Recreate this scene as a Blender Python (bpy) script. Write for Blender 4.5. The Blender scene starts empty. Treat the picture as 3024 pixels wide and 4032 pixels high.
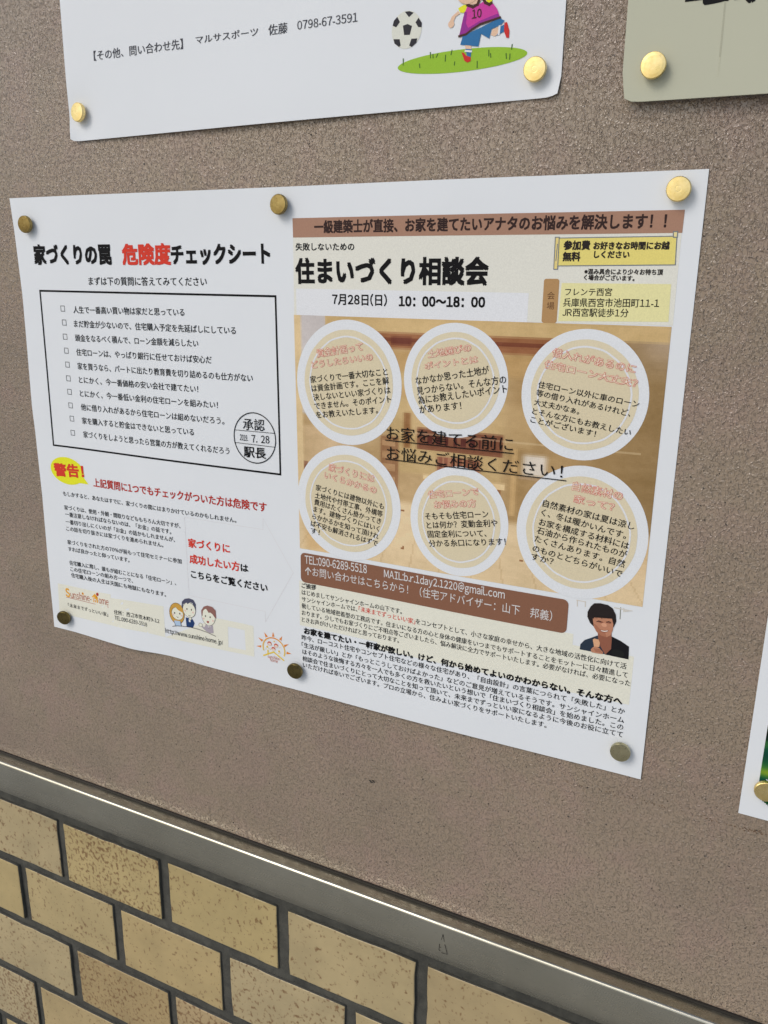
import bpy, math, random
import numpy as np
from mathutils import Vector, Euler
from mathutils.geometry import tessellate_polygon

S = bpy.context.scene
COL = S.collection
R = math.radians
ZO = 1.45                                   # height above the pavement of the big flyer's top edge

# ------------------------------------------------------------------ camera
CP = (0.46076504, -0.39769883, -0.04628804)
CR = (1.29320569, -0.01201007, 0.45381369)
CF = 3227.5707
cd = bpy.data.cameras.new('camera')
cam = bpy.data.objects.new('camera', cd)
COL.objects.link(cam)
cam.location = (CP[0], CP[1], CP[2] + ZO)
cam.rotation_euler = CR
cd.sensor_fit = 'HORIZONTAL'
cd.sensor_width = 36.0
cd.lens = 36.0 * CF / 3024.0
cd.clip_start = 0.01
cd.clip_end = 200.0
S.camera = cam

# ------------------------------------------------------------------ sky and sun
SUN_EL, SUN_AZ = 40.0, -32.0                # degrees; azimuth from straight out of the wall, minus is to the left
w = bpy.data.worlds.new("World")
S.world = w
w.use_nodes = True
wn = w.node_tree
bg = wn.nodes['Background']
sky = wn.nodes.new('ShaderNodeTexSky')
sky.sky_type = 'NISHITA'
sky.sun_disc = False
sky.sun_elevation = R(SUN_EL)
sky.air_density = 1.0
sky.dust_density = 2.2
sky.ozone_density = 1.0
sd = Vector((math.sin(R(SUN_AZ)) * math.cos(R(SUN_EL)), -math.cos(R(SUN_AZ)) * math.cos(R(SUN_EL)), math.sin(R(SUN_EL))))
sky.sun_rotation = math.atan2(sd.x, sd.y)
wn.links.new(sky.outputs[0], bg.inputs[0])
bg.inputs[1].default_value = 0.10
sl = bpy.data.lights.new('sun', 'SUN')
sl.energy = 0.9
sl.angle = R(28)
sl.color = (1.0, 0.97, 0.93)
so = bpy.data.objects.new('sun', sl)
COL.objects.link(so)
so.location = (-1, -2, 4)
so.rotation_euler = sd.to_track_quat('Z', 'Y').to_euler()

S.view_settings.view_transform = 'Standard'
S.view_settings.look = 'None'
S.view_settings.exposure = 0.33
S.view_settings.gamma = 1.0
S.render.resolution_x, S.render.resolution_y = 768, 1024

# ------------------------------------------------------------------ measuring: photograph pixel -> point on a surface near the wall
M_ = Euler(CR, 'XYZ').to_matrix()
RM = np.array(M_)
CPn = np.array(CP)
ZOOM = {0: (0, 0, 1.8228), 1: (0, 700, .7233), 2: (0, 1700, .7233), 3: (1100, 650, 1.085), 4: (1100, 1200, .4972), 5: (1800, 1200, .5425),
        6: (1100, 2100, .9644), 7: (0, 0, .9042), 8: (1400, 0, .5124), 9: (600, 2300, .2411), 10: (950, 2300, .3315), 11: (150, 2300, .3918),
        12: (2500, 0, .3158), 13: (2600, 2300, .4971), 14: (2150, 2300, .2712), 15: (1900, 2600, .6775), 16: (1400, 3200, .979), 17: (0, 2900, .9042),
        18: (1400, 0, .9789), 99: (0, 0, 1.0)}


def uv(zid, x, y, h=None):
    ox, oy, s = ZOOM[zid]
    px, py = ox + x * s, oy + y * s
    d = RM @ np.array([(px - 1512) / CF, -(py - 2016) / CF, -1.0])
    yy = 0.0
    for _ in range(3):
        t = (yy - CPn[1]) / d[1]
        P = CPn + d * t
        if h is None:
            break
        yy = -float(h(P[0], P[2]))
    return np.array([P[0], P[2]])


# ------------------------------------------------------------------ colour helpers
def lin(c):
    c = np.asarray(c, float) / 255.0
    return np.where(c <= 0.04045, c / 12.92, ((c + 0.055) / 1.055) ** 2.4)


PW = lin((213, 217, 220))


def ink(r, g, b):
    """printed colour as seen beside the paper white -> reflectance"""
    return tuple(np.clip(lin((r, g, b)) / PW * 0.80, 0.004, 0.82))


BLACK = (0.005, 0.005, 0.006)
PAPER = (0.785, 0.805, 0.81)


def nmat(name):
    m = bpy.data.materials.new(name)
    m.use_nodes = True
    nt = m.node_tree
    return m, nt, nt.nodes['Principled BSDF'], nt.nodes.new, nt.links.new


def noise(nt, scale, detail=3, rough=.5, vec=None, dist=0.0):
    n = nt.nodes.new('ShaderNodeTexNoise')
    n.inputs['Scale'].default_value = scale
    n.inputs['Detail'].default_value = detail
    n.inputs['Roughness'].default_value = rough
    n.inputs['Distortion'].default_value = dist
    if vec is not None:
        nt.links.new(vec, n.inputs['Vector'])
    return n.outputs['Fac']


def ramp(nt, fac, stops):
    r = nt.nodes.new('ShaderNodeValToRGB')
    el = r.color_ramp.elements
    while len(el) > 1:
        el.remove(el[-1])
    el[0].position = stops[0][0]
    el[0].color = (*stops[0][1], 1) if not np.isscalar(stops[0][1]) else (stops[0][1],) * 3 + (1,)
    for p, c in stops[1:]:
        e = el.new(p)
        e.color = (*c, 1) if not np.isscalar(c) else (c,) * 3 + (1,)
    nt.links.new(fac, r.inputs[0])
    return r.outputs[0]


def math_(nt, op, a, b=None, clamp=False):
    n = nt.nodes.new('ShaderNodeMath')
    n.operation = op
    n.use_clamp = clamp
    for i, v in enumerate((a, b)):
        if v is None:
            continue
        if isinstance(v, (int, float)):
            n.inputs[i].default_value = v
        else:
            nt.links.new(v, n.inputs[i])
    return n.outputs[0]


def mixc(nt, fac, a, b, mode='MIX'):
    n = nt.nodes.new('ShaderNodeMix')
    n.data_type = 'RGBA'
    n.blend_type = mode
    for s, v in ((0, fac), (6, a), (7, b)):
        if isinstance(v, (int, float)):
            n.inputs[s].default_value = v
        elif isinstance(v, tuple):
            n.inputs[s].default_value = (*v, 1)
        else:
            nt.links.new(v, n.inputs[s])
    return n.outputs[2]


def objco(nt):
    return nt.nodes.new('ShaderNodeTexCoord').outputs['Object']


def mapping(nt, vec, scale=(1, 1, 1), loc=(0, 0, 0), rot=(0, 0, 0)):
    n = nt.nodes.new('ShaderNodeMapping')
    n.inputs['Scale'].default_value = scale
    n.inputs['Location'].default_value = loc
    n.inputs['Rotation'].default_value = rot
    nt.links.new(vec, n.inputs['Vector'])
    return n.outputs[0]


def flat_xz(nt, vec):
    a = nt.nodes.new('ShaderNodeSeparateXYZ')
    b = nt.nodes.new('ShaderNodeCombineXYZ')
    nt.links.new(vec, a.inputs[0])
    nt.links.new(a.outputs[0], b.inputs[0])
    nt.links.new(a.outputs[2], b.inputs[1])
    return b.outputs[0]


def bump(nt, height, strength, dist, normal=None):
    b = nt.nodes.new('ShaderNodeBump')
    b.inputs['Strength'].default_value = strength
    b.inputs['Distance'].default_value = dist
    nt.links.new(height, b.inputs['Height'])
    if normal is not None:
        nt.links.new(normal, b.inputs['Normal'])
    return b.outputs[0]


def paper_mat(name, col, rough=.62):
    m, nt, p, new, link = nmat(name)
    co = objco(nt)
    n = noise(nt, 9, 4, .55, co)
    link(mixc(nt, 1.0, (*col,), ramp(nt, n, [(.3, .965), (.7, 1.0)]), 'MULTIPLY'), p.inputs['Base Color'])
    f = noise(nt, 2600, 2, .6, co)
    b = bump(nt, f, .25, .00005)
    link(bump(nt, noise(nt, 14, 2, .5, co), .35, .0012, b), p.inputs['Normal'])
    p.inputs['Roughness'].default_value = rough
    p.inputs['Specular IOR Level'].default_value = .28
    return m


def ink_mat():
    m, nt, p, new, link = nmat('printed_ink')
    a = new('ShaderNodeVertexColor')
    a.layer_name = 'ink'
    co = objco(nt)
    g = noise(nt, 1500, 2, .6, co)
    link(mixc(nt, 1.0, a.outputs['Color'], ramp(nt, g, [(.3, .93), (.7, 1.03)]), 'MULTIPLY'), p.inputs['Base Color'])
    p.inputs['Roughness'].default_value = .6
    p.inputs['Specular IOR Level'].default_value = .14
    return m


def panel_mat():
    m, nt, p, new, link = nmat('board_vinyl')
    co = objco(nt)
    big = noise(nt, 5, 5, .6, co)
    c = ramp(nt, big, [(.3, (.272, .210, .144)), (.5, (.304, .235, .163)), (.72, (.336, .258, .184))])
    pk = ramp(nt, noise(nt, 26, 4, .65, co, .5), [(.45, 0.0), (.68, .7)])
    c = mixc(nt, pk, c, (.338, .238, .184))
    # crinkled vinyl grain: ridges and pits about a millimetre wide
    wob = new('ShaderNodeVectorMath')
    wob.operation = 'ADD'
    nz = new('ShaderNodeTexNoise')
    nz.inputs['Scale'].default_value = 520
    link(co, nz.inputs['Vector'])
    sc = new('ShaderNodeVectorMath')
    sc.operation = 'SCALE'
    sc.inputs['Scale'].default_value = .0016
    link(nz.outputs['Color'], sc.inputs[0])
    link(co, wob.inputs[0])
    link(sc.outputs[0], wob.inputs[1])
    tall = mapping(nt, wob.outputs[0], (1, 1, .72))
    n1 = noise(nt, 640, 1, .5, tall, .5)
    worm = math_(nt, 'SUBTRACT', 1.0, math_(nt, 'MULTIPLY', math_(nt, 'ABSOLUTE', math_(nt, 'SUBTRACT', n1, .5)), 9.0), True)
    worm = math_(nt, 'MULTIPLY', worm, ramp(nt, noise(nt, 420, 2, .5, co), [(.42, .15), (.56, 1.0)]))
    n2 = noise(nt, 1080, 2, .55, tall, .3)
    dent = ramp(nt, n2, [(.34, 0.0), (.45, 1.0)])
    hgt = math_(nt, 'ADD', math_(nt, 'MULTIPLY', worm, .8), math_(nt, 'MULTIPLY', dent, .6))
    pit = ramp(nt, n2, [(.30, .50), (.37, .78), (.45, 1.0), (.8, 1.05)])
    c = mixc(nt, ramp(nt, noise(nt, 11, 3, .6, co), [(.3, .35), (.7, 1.0)]), c, pit, 'MULTIPLY')
    # dirt specks
    v2 = new('ShaderNodeTexVoronoi')
    v2.voronoi_dimensions = '2D'
    v2.inputs['Scale'].default_value = 120
    link(flat_xz(nt, wob.outputs[0]), v2.inputs['Vector'])
    sp = math_(nt, 'LESS_THAN', v2.outputs['Distance'], math_(nt, 'MULTIPLY', noise(nt, 60, 2, .5, co), .085))
    sel = math_(nt, 'GREATER_THAN', noise(nt, 45, 2, .5, co), .50)
    c = mixc(nt, math_(nt, 'MULTIPLY', math_(nt, 'MULTIPLY', sp, sel), .9), c, (.03, .022, .018))
    # grime smears
    sm = ramp(nt, noise(nt, 3.2, 6, .68, mapping(nt, co, (1, 1, 1.8)), .6), [(.45, 0.0), (.8, .45)])
    c = mixc(nt, sm, c, (.14, .105, .082))
    link(c, p.inputs['Base Color'])
    p.inputs['Roughness'].default_value = .20
    p.inputs['Specular IOR Level'].default_value = .8
    link(bump(nt, hgt, 1.0, .00036), p.inputs['Normal'])
    return m


def steel_mat():
    m, nt, p, new, link = nmat('brushed_stainless_steel')
    co = objco(nt)
    br = noise(nt, 1.0, 4, .7, mapping(nt, co, (9, 1500, 1500)))
    sm = noise(nt, 14, 5, .6, co)
    link(ramp(nt, sm, [(.3, (.40, .385, .31)), (.7, (.52, .50, .41))]), p.inputs['Base Color'])
    p.inputs['Metallic'].default_value = 1.0
    link(math_(nt, 'ADD', ramp(nt, br, [(.3, .22), (.7, .36)]), ramp(nt, noise(nt, 55, 6, .7, co, .4), [(.5, 0.0), (.75, .22)])), p.inputs['Roughness'])
    link(bump(nt, br, .4, .00012), p.inputs['Normal'])
    p.inputs['Anisotropic'].default_value = .5
    return m


def tile_mat():
    m, nt, p, new, link = nmat('glazed_speckled_tile')
    co = objco(nt)
    oi = new('ShaderNodeObjectInfo')
    off = new('ShaderNodeVectorMath')
    off.operation = 'ADD'
    cmb = new('ShaderNodeCombineXYZ')
    for i, k in enumerate((7.3, 3.1, 11.7)):
        link(math_(nt, 'MULTIPLY', oi.outputs['Random'], k), cmb.inputs[i])
    link(co, off.inputs[0])
    link(cmb.outputs[0], off.inputs[1])
    vec = off.outputs[0]
    base = ramp(nt, oi.outputs['Random'], [(0, (.45, .335, .16)), (.22, (.47, .365, .165)), (.4, (.435, .32, .165)), (.6, (.465, .355, .155)), (.78, (.435, .35, .20)), (.92, (.39, .285, .13)), (1, (.45, .325, .165))])
    base = mixc(nt, 1.0, base, ramp(nt, noise(nt, 28, 4, .6, vec), [(.3, .86), (.7, 1.08)]), 'MULTIPLY')
    dens = math_(nt, 'MULTIPLY', math_(nt, 'FRACT', math_(nt, 'MULTIPLY', oi.outputs['Random'], 17.0)), .16)
    n1 = noise(nt, 330, 1.5, .5, mapping(nt, vec, (1, 1, .85)), .15)
    n2 = noise(nt, 30, 2, .5, vec)
    f = math_(nt, 'ADD', math_(nt, 'ADD', n1, math_(nt, 'MULTIPLY', n2, .22)), dens)
    sp = ramp(nt, f, [(.775, 0.0), (.84, .45), (.90, .8)])
    base = mixc(nt, sp, base, (.17, .085, .028))
    v = new('ShaderNodeTexVoronoi')
    v.voronoi_dimensions = '2D'
    v.inputs['Scale'].default_value = 90
    link(flat_xz(nt, vec), v.inputs['Vector'])
    pin = math_(nt, 'LESS_THAN', v.outputs['Distance'], .035)
    base = mixc(nt, math_(nt, 'MULTIPLY', pin, .5), base, (.08, .045, .02))
    link(base, p.inputs['Base Color'])
    p.inputs['Roughness'].default_value = .34
    p.inputs['Specular IOR Level'].default_value = .45
    link(bump(nt, noise(nt, 230, 3, .6, vec), .35, .0003), p.inputs['Normal'])
    return m


def mortar_mat():
    m, nt, p, new, link = nmat('dark_mortar')
    co = objco(nt)
    link(ramp(nt, noise(nt, 70, 6, .7, co), [(.3, (.036, .036, .030)), (.7, (.088, .086, .070))]), p.inputs['Base Color'])
    p.inputs['Roughness'].default_value = .85
    link(bump(nt, noise(nt, 600, 4, .6, co), .7, .0006), p.inputs['Normal'])
    return m


def brass_mat(name='brass', c0=(.80, .60, .22), c1=(.95, .76, .36)):
    m, nt, p, new, link = nmat(name)
    co = objco(nt)
    oi = new('ShaderNodeObjectInfo')
    c = ramp(nt, noise(nt, 260, 4, .6, co), [(.3, c0), (.7, c1)])
    link(c, p.inputs['Base Color'])
    p.inputs['Metallic'].default_value = 1.0
    link(ramp(nt, noise(nt, 400, 3, .6, co), [(.3, .24), (.7, .38)]), p.inputs['Roughness'])
    link(bump(nt, noise(nt, 900, 2, .5, co), .12, .0001), p.inputs['Normal'])
    return m


def plain_mat(name, col, rough):
    m, nt, p, new, link = nmat(name)
    co = objco(nt)
    link(mixc(nt, 1.0, (*col,), ramp(nt, noise(nt, 300, 3, .6, co), [(.3, .8), (.7, 1.1)]), 'MULTIPLY'), p.inputs['Base Color'])
    p.inputs['Roughness'].default_value = rough
    return m


MAT = dict(white=paper_mat('white_copy_paper', (.775, .805, .82)), cream=paper_mat('cream_card', (.51, .515, .39)), ink=ink_mat(), panel=panel_mat(),
           steel=steel_mat(), tile=tile_mat(), mortar=mortar_mat(), brass=brass_mat(), seal=plain_mat('black_sealant', (.018, .015, .012), .6),
           rust=plain_mat('rusty_stain', (.12, .062, .03), .8), scratch=plain_mat('pale_scratch', (.33, .27, .21), .7), soot=plain_mat('black_speck', (.015, .012, .010), .8))


# ------------------------------------------------------------------ objects
def tag(o, label=None, cat=None, group=None, kind=None):
    for k, v in (('label', label), ('category', cat), ('group', group), ('kind', kind)):
        if v:
            o[k] = v
    return o


def empty(name, loc):
    o = bpy.data.objects.new(name, None)
    o.empty_display_size = .01
    COL.objects.link(o)
    o.location = loc
    return o


def base_of(parent):
    v = Vector((0, 0, 0))
    while parent is not None:
        v += parent.location
        parent = parent.parent
    return v


def mesh_obj(name, verts, faces, mat, parent=None, cols=None, smooth=False, local=False):
    """verts in world metres (x, y, z); cols one per face or one per vertex"""
    verts = np.asarray(verts, float)
    if not local:
        verts = verts - np.array(base_of(parent))
    me = bpy.data.meshes.new(name)
    me.from_pydata([tuple(v) for v in verts], [], faces)
    me.materials.append(mat)
    if cols is not None:
        cols = np.asarray(cols, float)
        at = me.color_attributes.new('ink', 'FLOAT_COLOR', 'CORNER')
        lv = np.empty(len(me.loops), int)
        me.loops.foreach_get('vertex_index', lv)
        if len(cols) == len(verts) and len(cols) != len(faces):
            lc = cols[lv]
        else:
            cnt = [len(f) for f in faces]
            lc = np.repeat(cols, cnt, axis=0)
        lc = np.concatenate([lc, np.ones((len(lc), 1))], 1)
        at.data.foreach_set('color', lc.ravel())
    if smooth:
        me.polygons.foreach_set('use_smooth', [True] * len(me.polygons))
    me.update()
    o = bpy.data.objects.new(name, me)
    COL.objects.link(o)
    o.parent = parent
    return o


LAY = 0.00006


class Print:
    """flat print on a paper: collects coloured faces given in paper coordinates (x, z in metres)"""

    def __init__(s, h):
        s.h, s.V, s.F, s.C = h, [], [], []

    def add(s, pts, faces, col, layer):
        b = len(s.V)
        for q in pts:
            s.V.append((q[0], -(s.h(q[0], q[1]) + layer * LAY), q[1] + ZO))
        for f in faces:
            s.F.append(tuple(b + i for i in f))
            s.C.append(col)

    def poly(s, pts, col, layer=1):
        tr = tessellate_polygon([[Vector((q[0], q[1], 0)) for q in pts]])
        ff = []
        for t in tr:
            a, b, c = (pts[i] for i in t)
            cr = (b[0] - a[0]) * (c[1] - a[1]) - (b[1] - a[1]) * (c[0] - a[0])
            if abs(cr) < 1e-14:
                continue
            ff.append(tuple(t) if cr > 0 else tuple(t)[::-1])
        pts = [tuple(q) for q in pts]
        for _ in range(5):
            big, out, mid = False, [], {}

            def m_(i, j):
                k = (min(i, j), max(i, j))
                if k not in mid:
                    pts.append(((pts[i][0] + pts[j][0]) / 2, (pts[i][1] + pts[j][1]) / 2))
                    mid[k] = len(pts) - 1
                return mid[k]
            L = max(math.dist(pts[t[i]], pts[t[(i + 1) % 3]]) for t in ff for i in range(3))
            if L < .007:
                break
            for a, b, c in ff:
                x, y, z = m_(a, b), m_(b, c), m_(c, a)
                out += [(a, x, z), (x, b, y), (z, y, c), (x, y, z)]
            ff = out
        s.add(pts, ff, col, layer)

    def quad(s, a, b, c, d, col, layer=1, n=8):
        """a, b, c, d anticlockwise from the lower left"""
        a, b, c, d = map(np.asarray, (a, b, c, d))
        n = max(1, int(max(np.linalg.norm(b - a), np.linalg.norm(d - a)) / .005))
        pts = [(a * (1 - i / n) + b * (i / n)) * (1 - j / n) + (d * (1 - i / n) + c * (i / n)) * (j / n) for j in range(n + 1) for i in range(n + 1)]
        s.add(pts, [(j * (n + 1) + i, j * (n + 1) + i + 1, (j + 1) * (n + 1) + i + 1, (j + 1) * (n + 1) + i) for j in range(n) for i in range(n)], col, layer)

    def rect(s, x0, z0, x1, z1, col, layer=1, n=8):
        s.quad((x0, z0), (x1, z0), (x1, z1), (x0, z1), col, layer, n)

    def rrect(s, x0, z0, x1, z1, r, col, layer=1):
        x0, x1, z0, z1 = min(x0, x1), max(x0, x1), min(z0, z1), max(z0, z1)
        n = 6
        pts = []
        for (cx, cz, a0) in ((x1 - r, z1 - r, 0), (x0 + r, z1 - r, 90), (x0 + r, z0 + r, 180), (x1 - r, z0 + r, 270)):
            for k in range(n + 1):
                a = R(a0 + 90 * k / n)
                pts.append((cx + r * math.cos(a), cz + r * math.sin(a)))
        # split into columns so that it can follow the paper
        xs = sorted(set([round(q[0], 7) for q in pts] + list(np.linspace(x0, x1, 40))))
        rows = []
        for x in xs:
            dx = max(0, x0 + r - x, x - (x1 - r))
            k = r - math.sqrt(max(0, r * r - dx * dx))
            rows.append((x, z0 + k, z1 - k))
        P, F = [], []
        for (x, a, b) in rows:
            P += [(x, a), (x, (a + b) / 2), (x, b)]
        for i in range(len(rows) - 1):
            for j in (0, 1):
                F.append((3 * i + j, 3 * i + 3 + j, 3 * i + 4 + j, 3 * i + 1 + j))
        s.add(P, F, col, layer)

    def line(s, pts, wd, col, layer=1, seg=.012, closed=False):
        pts = [np.asarray(q, float) for q in pts]
        if closed:
            pts = pts + [pts[0]]
        for a, b in zip(pts[:-1], pts[1:]):
            L = np.linalg.norm(b - a)
            if L < 1e-7:
                continue
            t = (b - a) / L
            nn = np.array([-t[1], t[0]]) * wd / 2
            a2, b2 = a - t * wd * .45, b + t * wd * .45
            k = max(1, int(L / seg))
            P = []
            for i in range(k + 1):
                q = a2 + (b2 - a2) * i / k
                P += [q - nn, q + nn]
            s.add(P, [(2 * i, 2 * i + 2, 2 * i + 3, 2 * i + 1) for i in range(k)], col, layer)
            layer += .12

    def ellipse(s, c, rx, rz, col, layer=1, rot=0., n=28, wob=0, seed=0, wd=None, a0=0, a1=360, ax=None):
        """disc, or a ring of width wd; ax = two half-axis vectors instead of rx, rz"""
        c = np.asarray(c, float)
        if ax is None:
            ax = (np.array([math.cos(rot), math.sin(rot)]) * rx, np.array([-math.sin(rot), math.cos(rot)]) * rz)
        rg = random.Random(seed)
        ph = [rg.uniform(0, 6.28) for _ in range(4)]
        full = a1 - a0 >= 360
        rr = []
        for k in range(n + (0 if full else 1)):
            a = R(a0 + (a1 - a0) * k / n)
            f = 1 + wob * (math.sin(5 * a + ph[0]) + .7 * math.sin(11 * a + ph[1]) + .6 * math.sin(17 * a + ph[2])) / 2.3
            rr.append((math.cos(a) * f, math.sin(a) * f))
        if wd is None:
            K = max(1, int(max(np.linalg.norm(ax[0]), np.linalg.norm(ax[1])) / .005))
            P = [c] + [c + (ax[0] * x + ax[1] * y) * t for t in np.linspace(0, 1, K + 1)[1:] for x, y in rr]
            m = len(rr)
            F = [(0, 1 + i, 1 + (i + 1) % m) for i in range(m)]
            for t in range(K - 1):
                F += [(1 + t * m + i, 1 + (t + 1) * m + i, 1 + (t + 1) * m + (i + 1) % m, 1 + t * m + (i + 1) % m) for i in range(m)]
            s.add(P, F, col, layer)
        else:
            L = (np.linalg.norm(ax[0]) + np.linalg.norm(ax[1])) / 2
            k0, k1 = 1 - wd / L / 2, 1 + wd / L / 2
            m = len(rr)
            P = [c + (ax[0] * x + ax[1] * y) * k0 for x, y in rr] + [c + (ax[0] * x + ax[1] * y) * k1 for x, y in rr]
            s.add(P, [(i, m + i, m + (i + 1) % m, (i + 1) % m) for i in range(m if full else m - 1)], col, layer)

    def text(s, body, bl, br, hgt, col=BLACK, weight=0., layer=3, latin=False, serif=False):
        """body set on the straight line bl -> br (the ends of its ink), letters hgt metres high"""
        bl, br = np.asarray(bl), np.asarray(br)
        v, f = latin_glyphs(body) if latin else mixed_glyphs(body) if any('!' <= c <= '~' for c in body) else glyphs(body)
        weight = min(weight * 1.8, .05) if weight > 0 else 0
        x0, x1 = v[:, 0].min(), v[:, 0].max()
        t = br - bl
        L = np.linalg.norm(t)
        t = t / L
        n = np.array([-t[1], t[0]])
        k = L / (x1 - x0)
        ky = hgt / (.70 if latin else .915)
        yo = 0. if latin else .075
        sh = [(0, 0)]
        if weight > 0:
            q = weight * .8
            sh = [(-q, -q), (q, q), (-q, q), (q, -q)] + ([(0, 0)] if weight > .02 else [])
        elif serif:
            sh = [(0, 0), (.022, 0)]
        elif col is BLACK:
            sh = [(-.012, -.008), (.012, .008)]
        elif False:
            sh = [(0, 0), (.022, 0)]
        for j, (dx, dz) in enumerate(sh):
            P = bl + np.outer((v[:, 0] - x0 + dx) * k, t) + np.outer((v[:, 1] + yo + dz) * ky, n)
            s.add(P, f, col, layer + j * .07)

    def build(s, name, parent):
        return mesh_obj(name, s.V, s.F, MAT['ink'], parent, s.C)


_tc = bpy.data.curves.new('lettering_source', 'FONT')
_tc.size = 1
_tc.resolution_u = 2
_to = bpy.data.objects.new('lettering_source', _tc)
COL.objects.link(_to)
_cache = {}


def wide(ch):
    return chr(ord(ch) + 0xFEE0) if '!' <= ch <= '~' and ch not in '-/' else ch


def latin_glyphs(body):
    """letters and figures of the even-stroked face, set close"""
    V, F, x, n = [], [], 0., 0
    for ch in body:
        if ch == ' ':
            x += .45
            continue
        v, f = glyphs(wide(ch))
        v = v.copy()
        if ch in '-':
            v[:, 0] *= .9
        w_ = v[:, 0].max() - v[:, 0].min()
        v[:, 0] += x - v[:, 0].min()
        V.append(v)
        F += [tuple(n + i for i in q) for q in f]
        n += len(v)
        x += w_ + (.10 if ch not in 'rt/' else .07)
    return np.concatenate(V), F


def mixed_glyphs(body):
    """square characters with close-set figures and letters among them"""
    V, F, x, n = [], [], 0., 0
    for ch in body:
        if ch in ' \u3000':
            x += .35 if ch == ' ' else 1.
            continue
        asc = '!' <= ch <= '~'
        v, f = glyphs(wide(ch))
        v = v.copy()
        w_ = v[:, 0].max() - v[:, 0].min()
        v[:, 0] += x + (.05 - v[:, 0].min() if asc else 0)
        V.append(v)
        F += [tuple(n + i for i in q) for q in f]
        n += len(v)
        x += w_ + .11 if asc else 1.
    return np.concatenate(V), F


def glyphs(body):
    k = body
    if k not in _cache:
        _tc.body = body
        ev = _to
        me = ev.to_mesh()
        v = np.empty(len(me.vertices) * 3)
        me.vertices.foreach_get('co', v)
        f = []
        vv = v.reshape(-1, 3)[:, :2].copy()
        for p in me.polygons:
            q = tuple(p.vertices)
            a, b, c = vv[q[0]], vv[q[1]], vv[q[2]]
            cr = (b[0] - a[0]) * (c[1] - a[1]) - (b[1] - a[1]) * (c[0] - a[0])
            f.append(q if cr > 0 else q[::-1])
        ev.to_mesh_clear()
        _cache[k] = (vv, f)
    return _cache[k]


def raster(name, parent, h, corners, fn, nx, nz, layer=1, keep=None):
    """a printed picture: one small face per cell, coloured by fn(u, v) (v down); corners tl, tr, br, bl"""
    tl, tr, br, bl = map(np.asarray, corners)
    us, vs = np.meshgrid(np.linspace(0, 1, nx + 1), np.linspace(0, 1, nz + 1))
    U, Vv = us.ravel(), vs.ravel()
    P = ((tl[None] * (1 - U[:, None]) + tr[None] * U[:, None]) * (1 - Vv[:, None]) + (bl[None] * (1 - U[:, None]) + br[None] * U[:, None]) * Vv[:, None])
    V = [(q[0], -(h(q[0], q[1]) + layer * LAY), q[1] + ZO) for q in P]
    cu, cv = (np.arange(nx) + .5) / nx, (np.arange(nz) + .5) / nz
    CU, CV = np.meshgrid(cu, cv)
    C = fn(CU.ravel(), CV.ravel())
    K = keep(CU.ravel(), CV.ravel()) if keep else np.ones(nx * nz, bool)
    F, CC = [], []
    for j in range(nz):
        for i in range(nx):
            q = j * nx + i
            if K[q]:
                a = j * (nx + 1) + i
                F.append((a, a + nx + 1, a + nx + 2, a + 1))
                CC.append(C[q])
    return mesh_obj(name, V, F, MAT['ink'], parent, CC)


def sheet(name, parent, h, outline, mat, thick=.00012, n=60):
    """a paper: outline(s, t) -> (x, z) for s, t in 0..1, t from the bottom"""
    V, F = [], []
    N = n + 1
    for side in (0, 1):
        for j in range(N):
            for i in range(N):
                x, z = outline(i / n, j / n)
                V.append((x, -h(x, z) + side * thick, z + ZO))
    o2 = N * N
    for j in range(n):
        for i in range(n):
            a = j * N + i
            F.append((a, a + 1, a + N + 1, a + N))
            F.append((o2 + a, o2 + a + N, o2 + a + N + 1, o2 + a + 1))
    ring = [i for i in range(N)] + [j * N + n for j in range(1, N)] + [n * N + i for i in range(n - 1, -1, -1)] + [j * N for j in range(n - 1, 0, -1)]
    k = len(V)
    V += [V[a] for a in ring] + [V[o2 + a] for a in ring]
    m = len(ring)
    for i in range(m):
        j = (i + 1) % m
        F.append((k + j, k + i, k + m + i, k + m + j))
    return mesh_obj(name, V, F, mat, parent, smooth=False)


def smooth_faces(o, ang=None):
    o.data.polygons.foreach_set('use_smooth', [True] * len(o.data.polygons))
    return o


def box(V, F, x0, x1, y0, y1, z0, z1):
    b = len(V)
    V += [(x0, y0, z0), (x1, y0, z0), (x1, y1, z0), (x0, y1, z0), (x0, y0, z1), (x1, y0, z1), (x1, y1, z1), (x0, y1, z1)]
    F += [tuple(b + i for i in f) for f in ((0, 3, 2, 1), (4, 5, 6, 7), (0, 1, 5, 4), (1, 2, 6, 5), (2, 3, 7, 6), (3, 0, 4, 7))]


# ================================================================== the board, its steel edging, the tiled wall
X0, X1 = -1.30, 1.60
ZT, ZB = .75, -.4245
RAIL_Y = -.0105
RAIL_BOT = -.4525
TILE_Y = .0125

board = tag(empty('notice_board', (0.2, 0, ZB + ZO)), 'taupe textured vinyl notice board with flyers pinned on it', 'notice board')
V, F = [], []
box(V, F, X0, X1, 0, .03, ZB + .0002 + ZO, ZT + ZO)
mesh_obj('panel', V, F, MAT['panel'], board)
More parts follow.
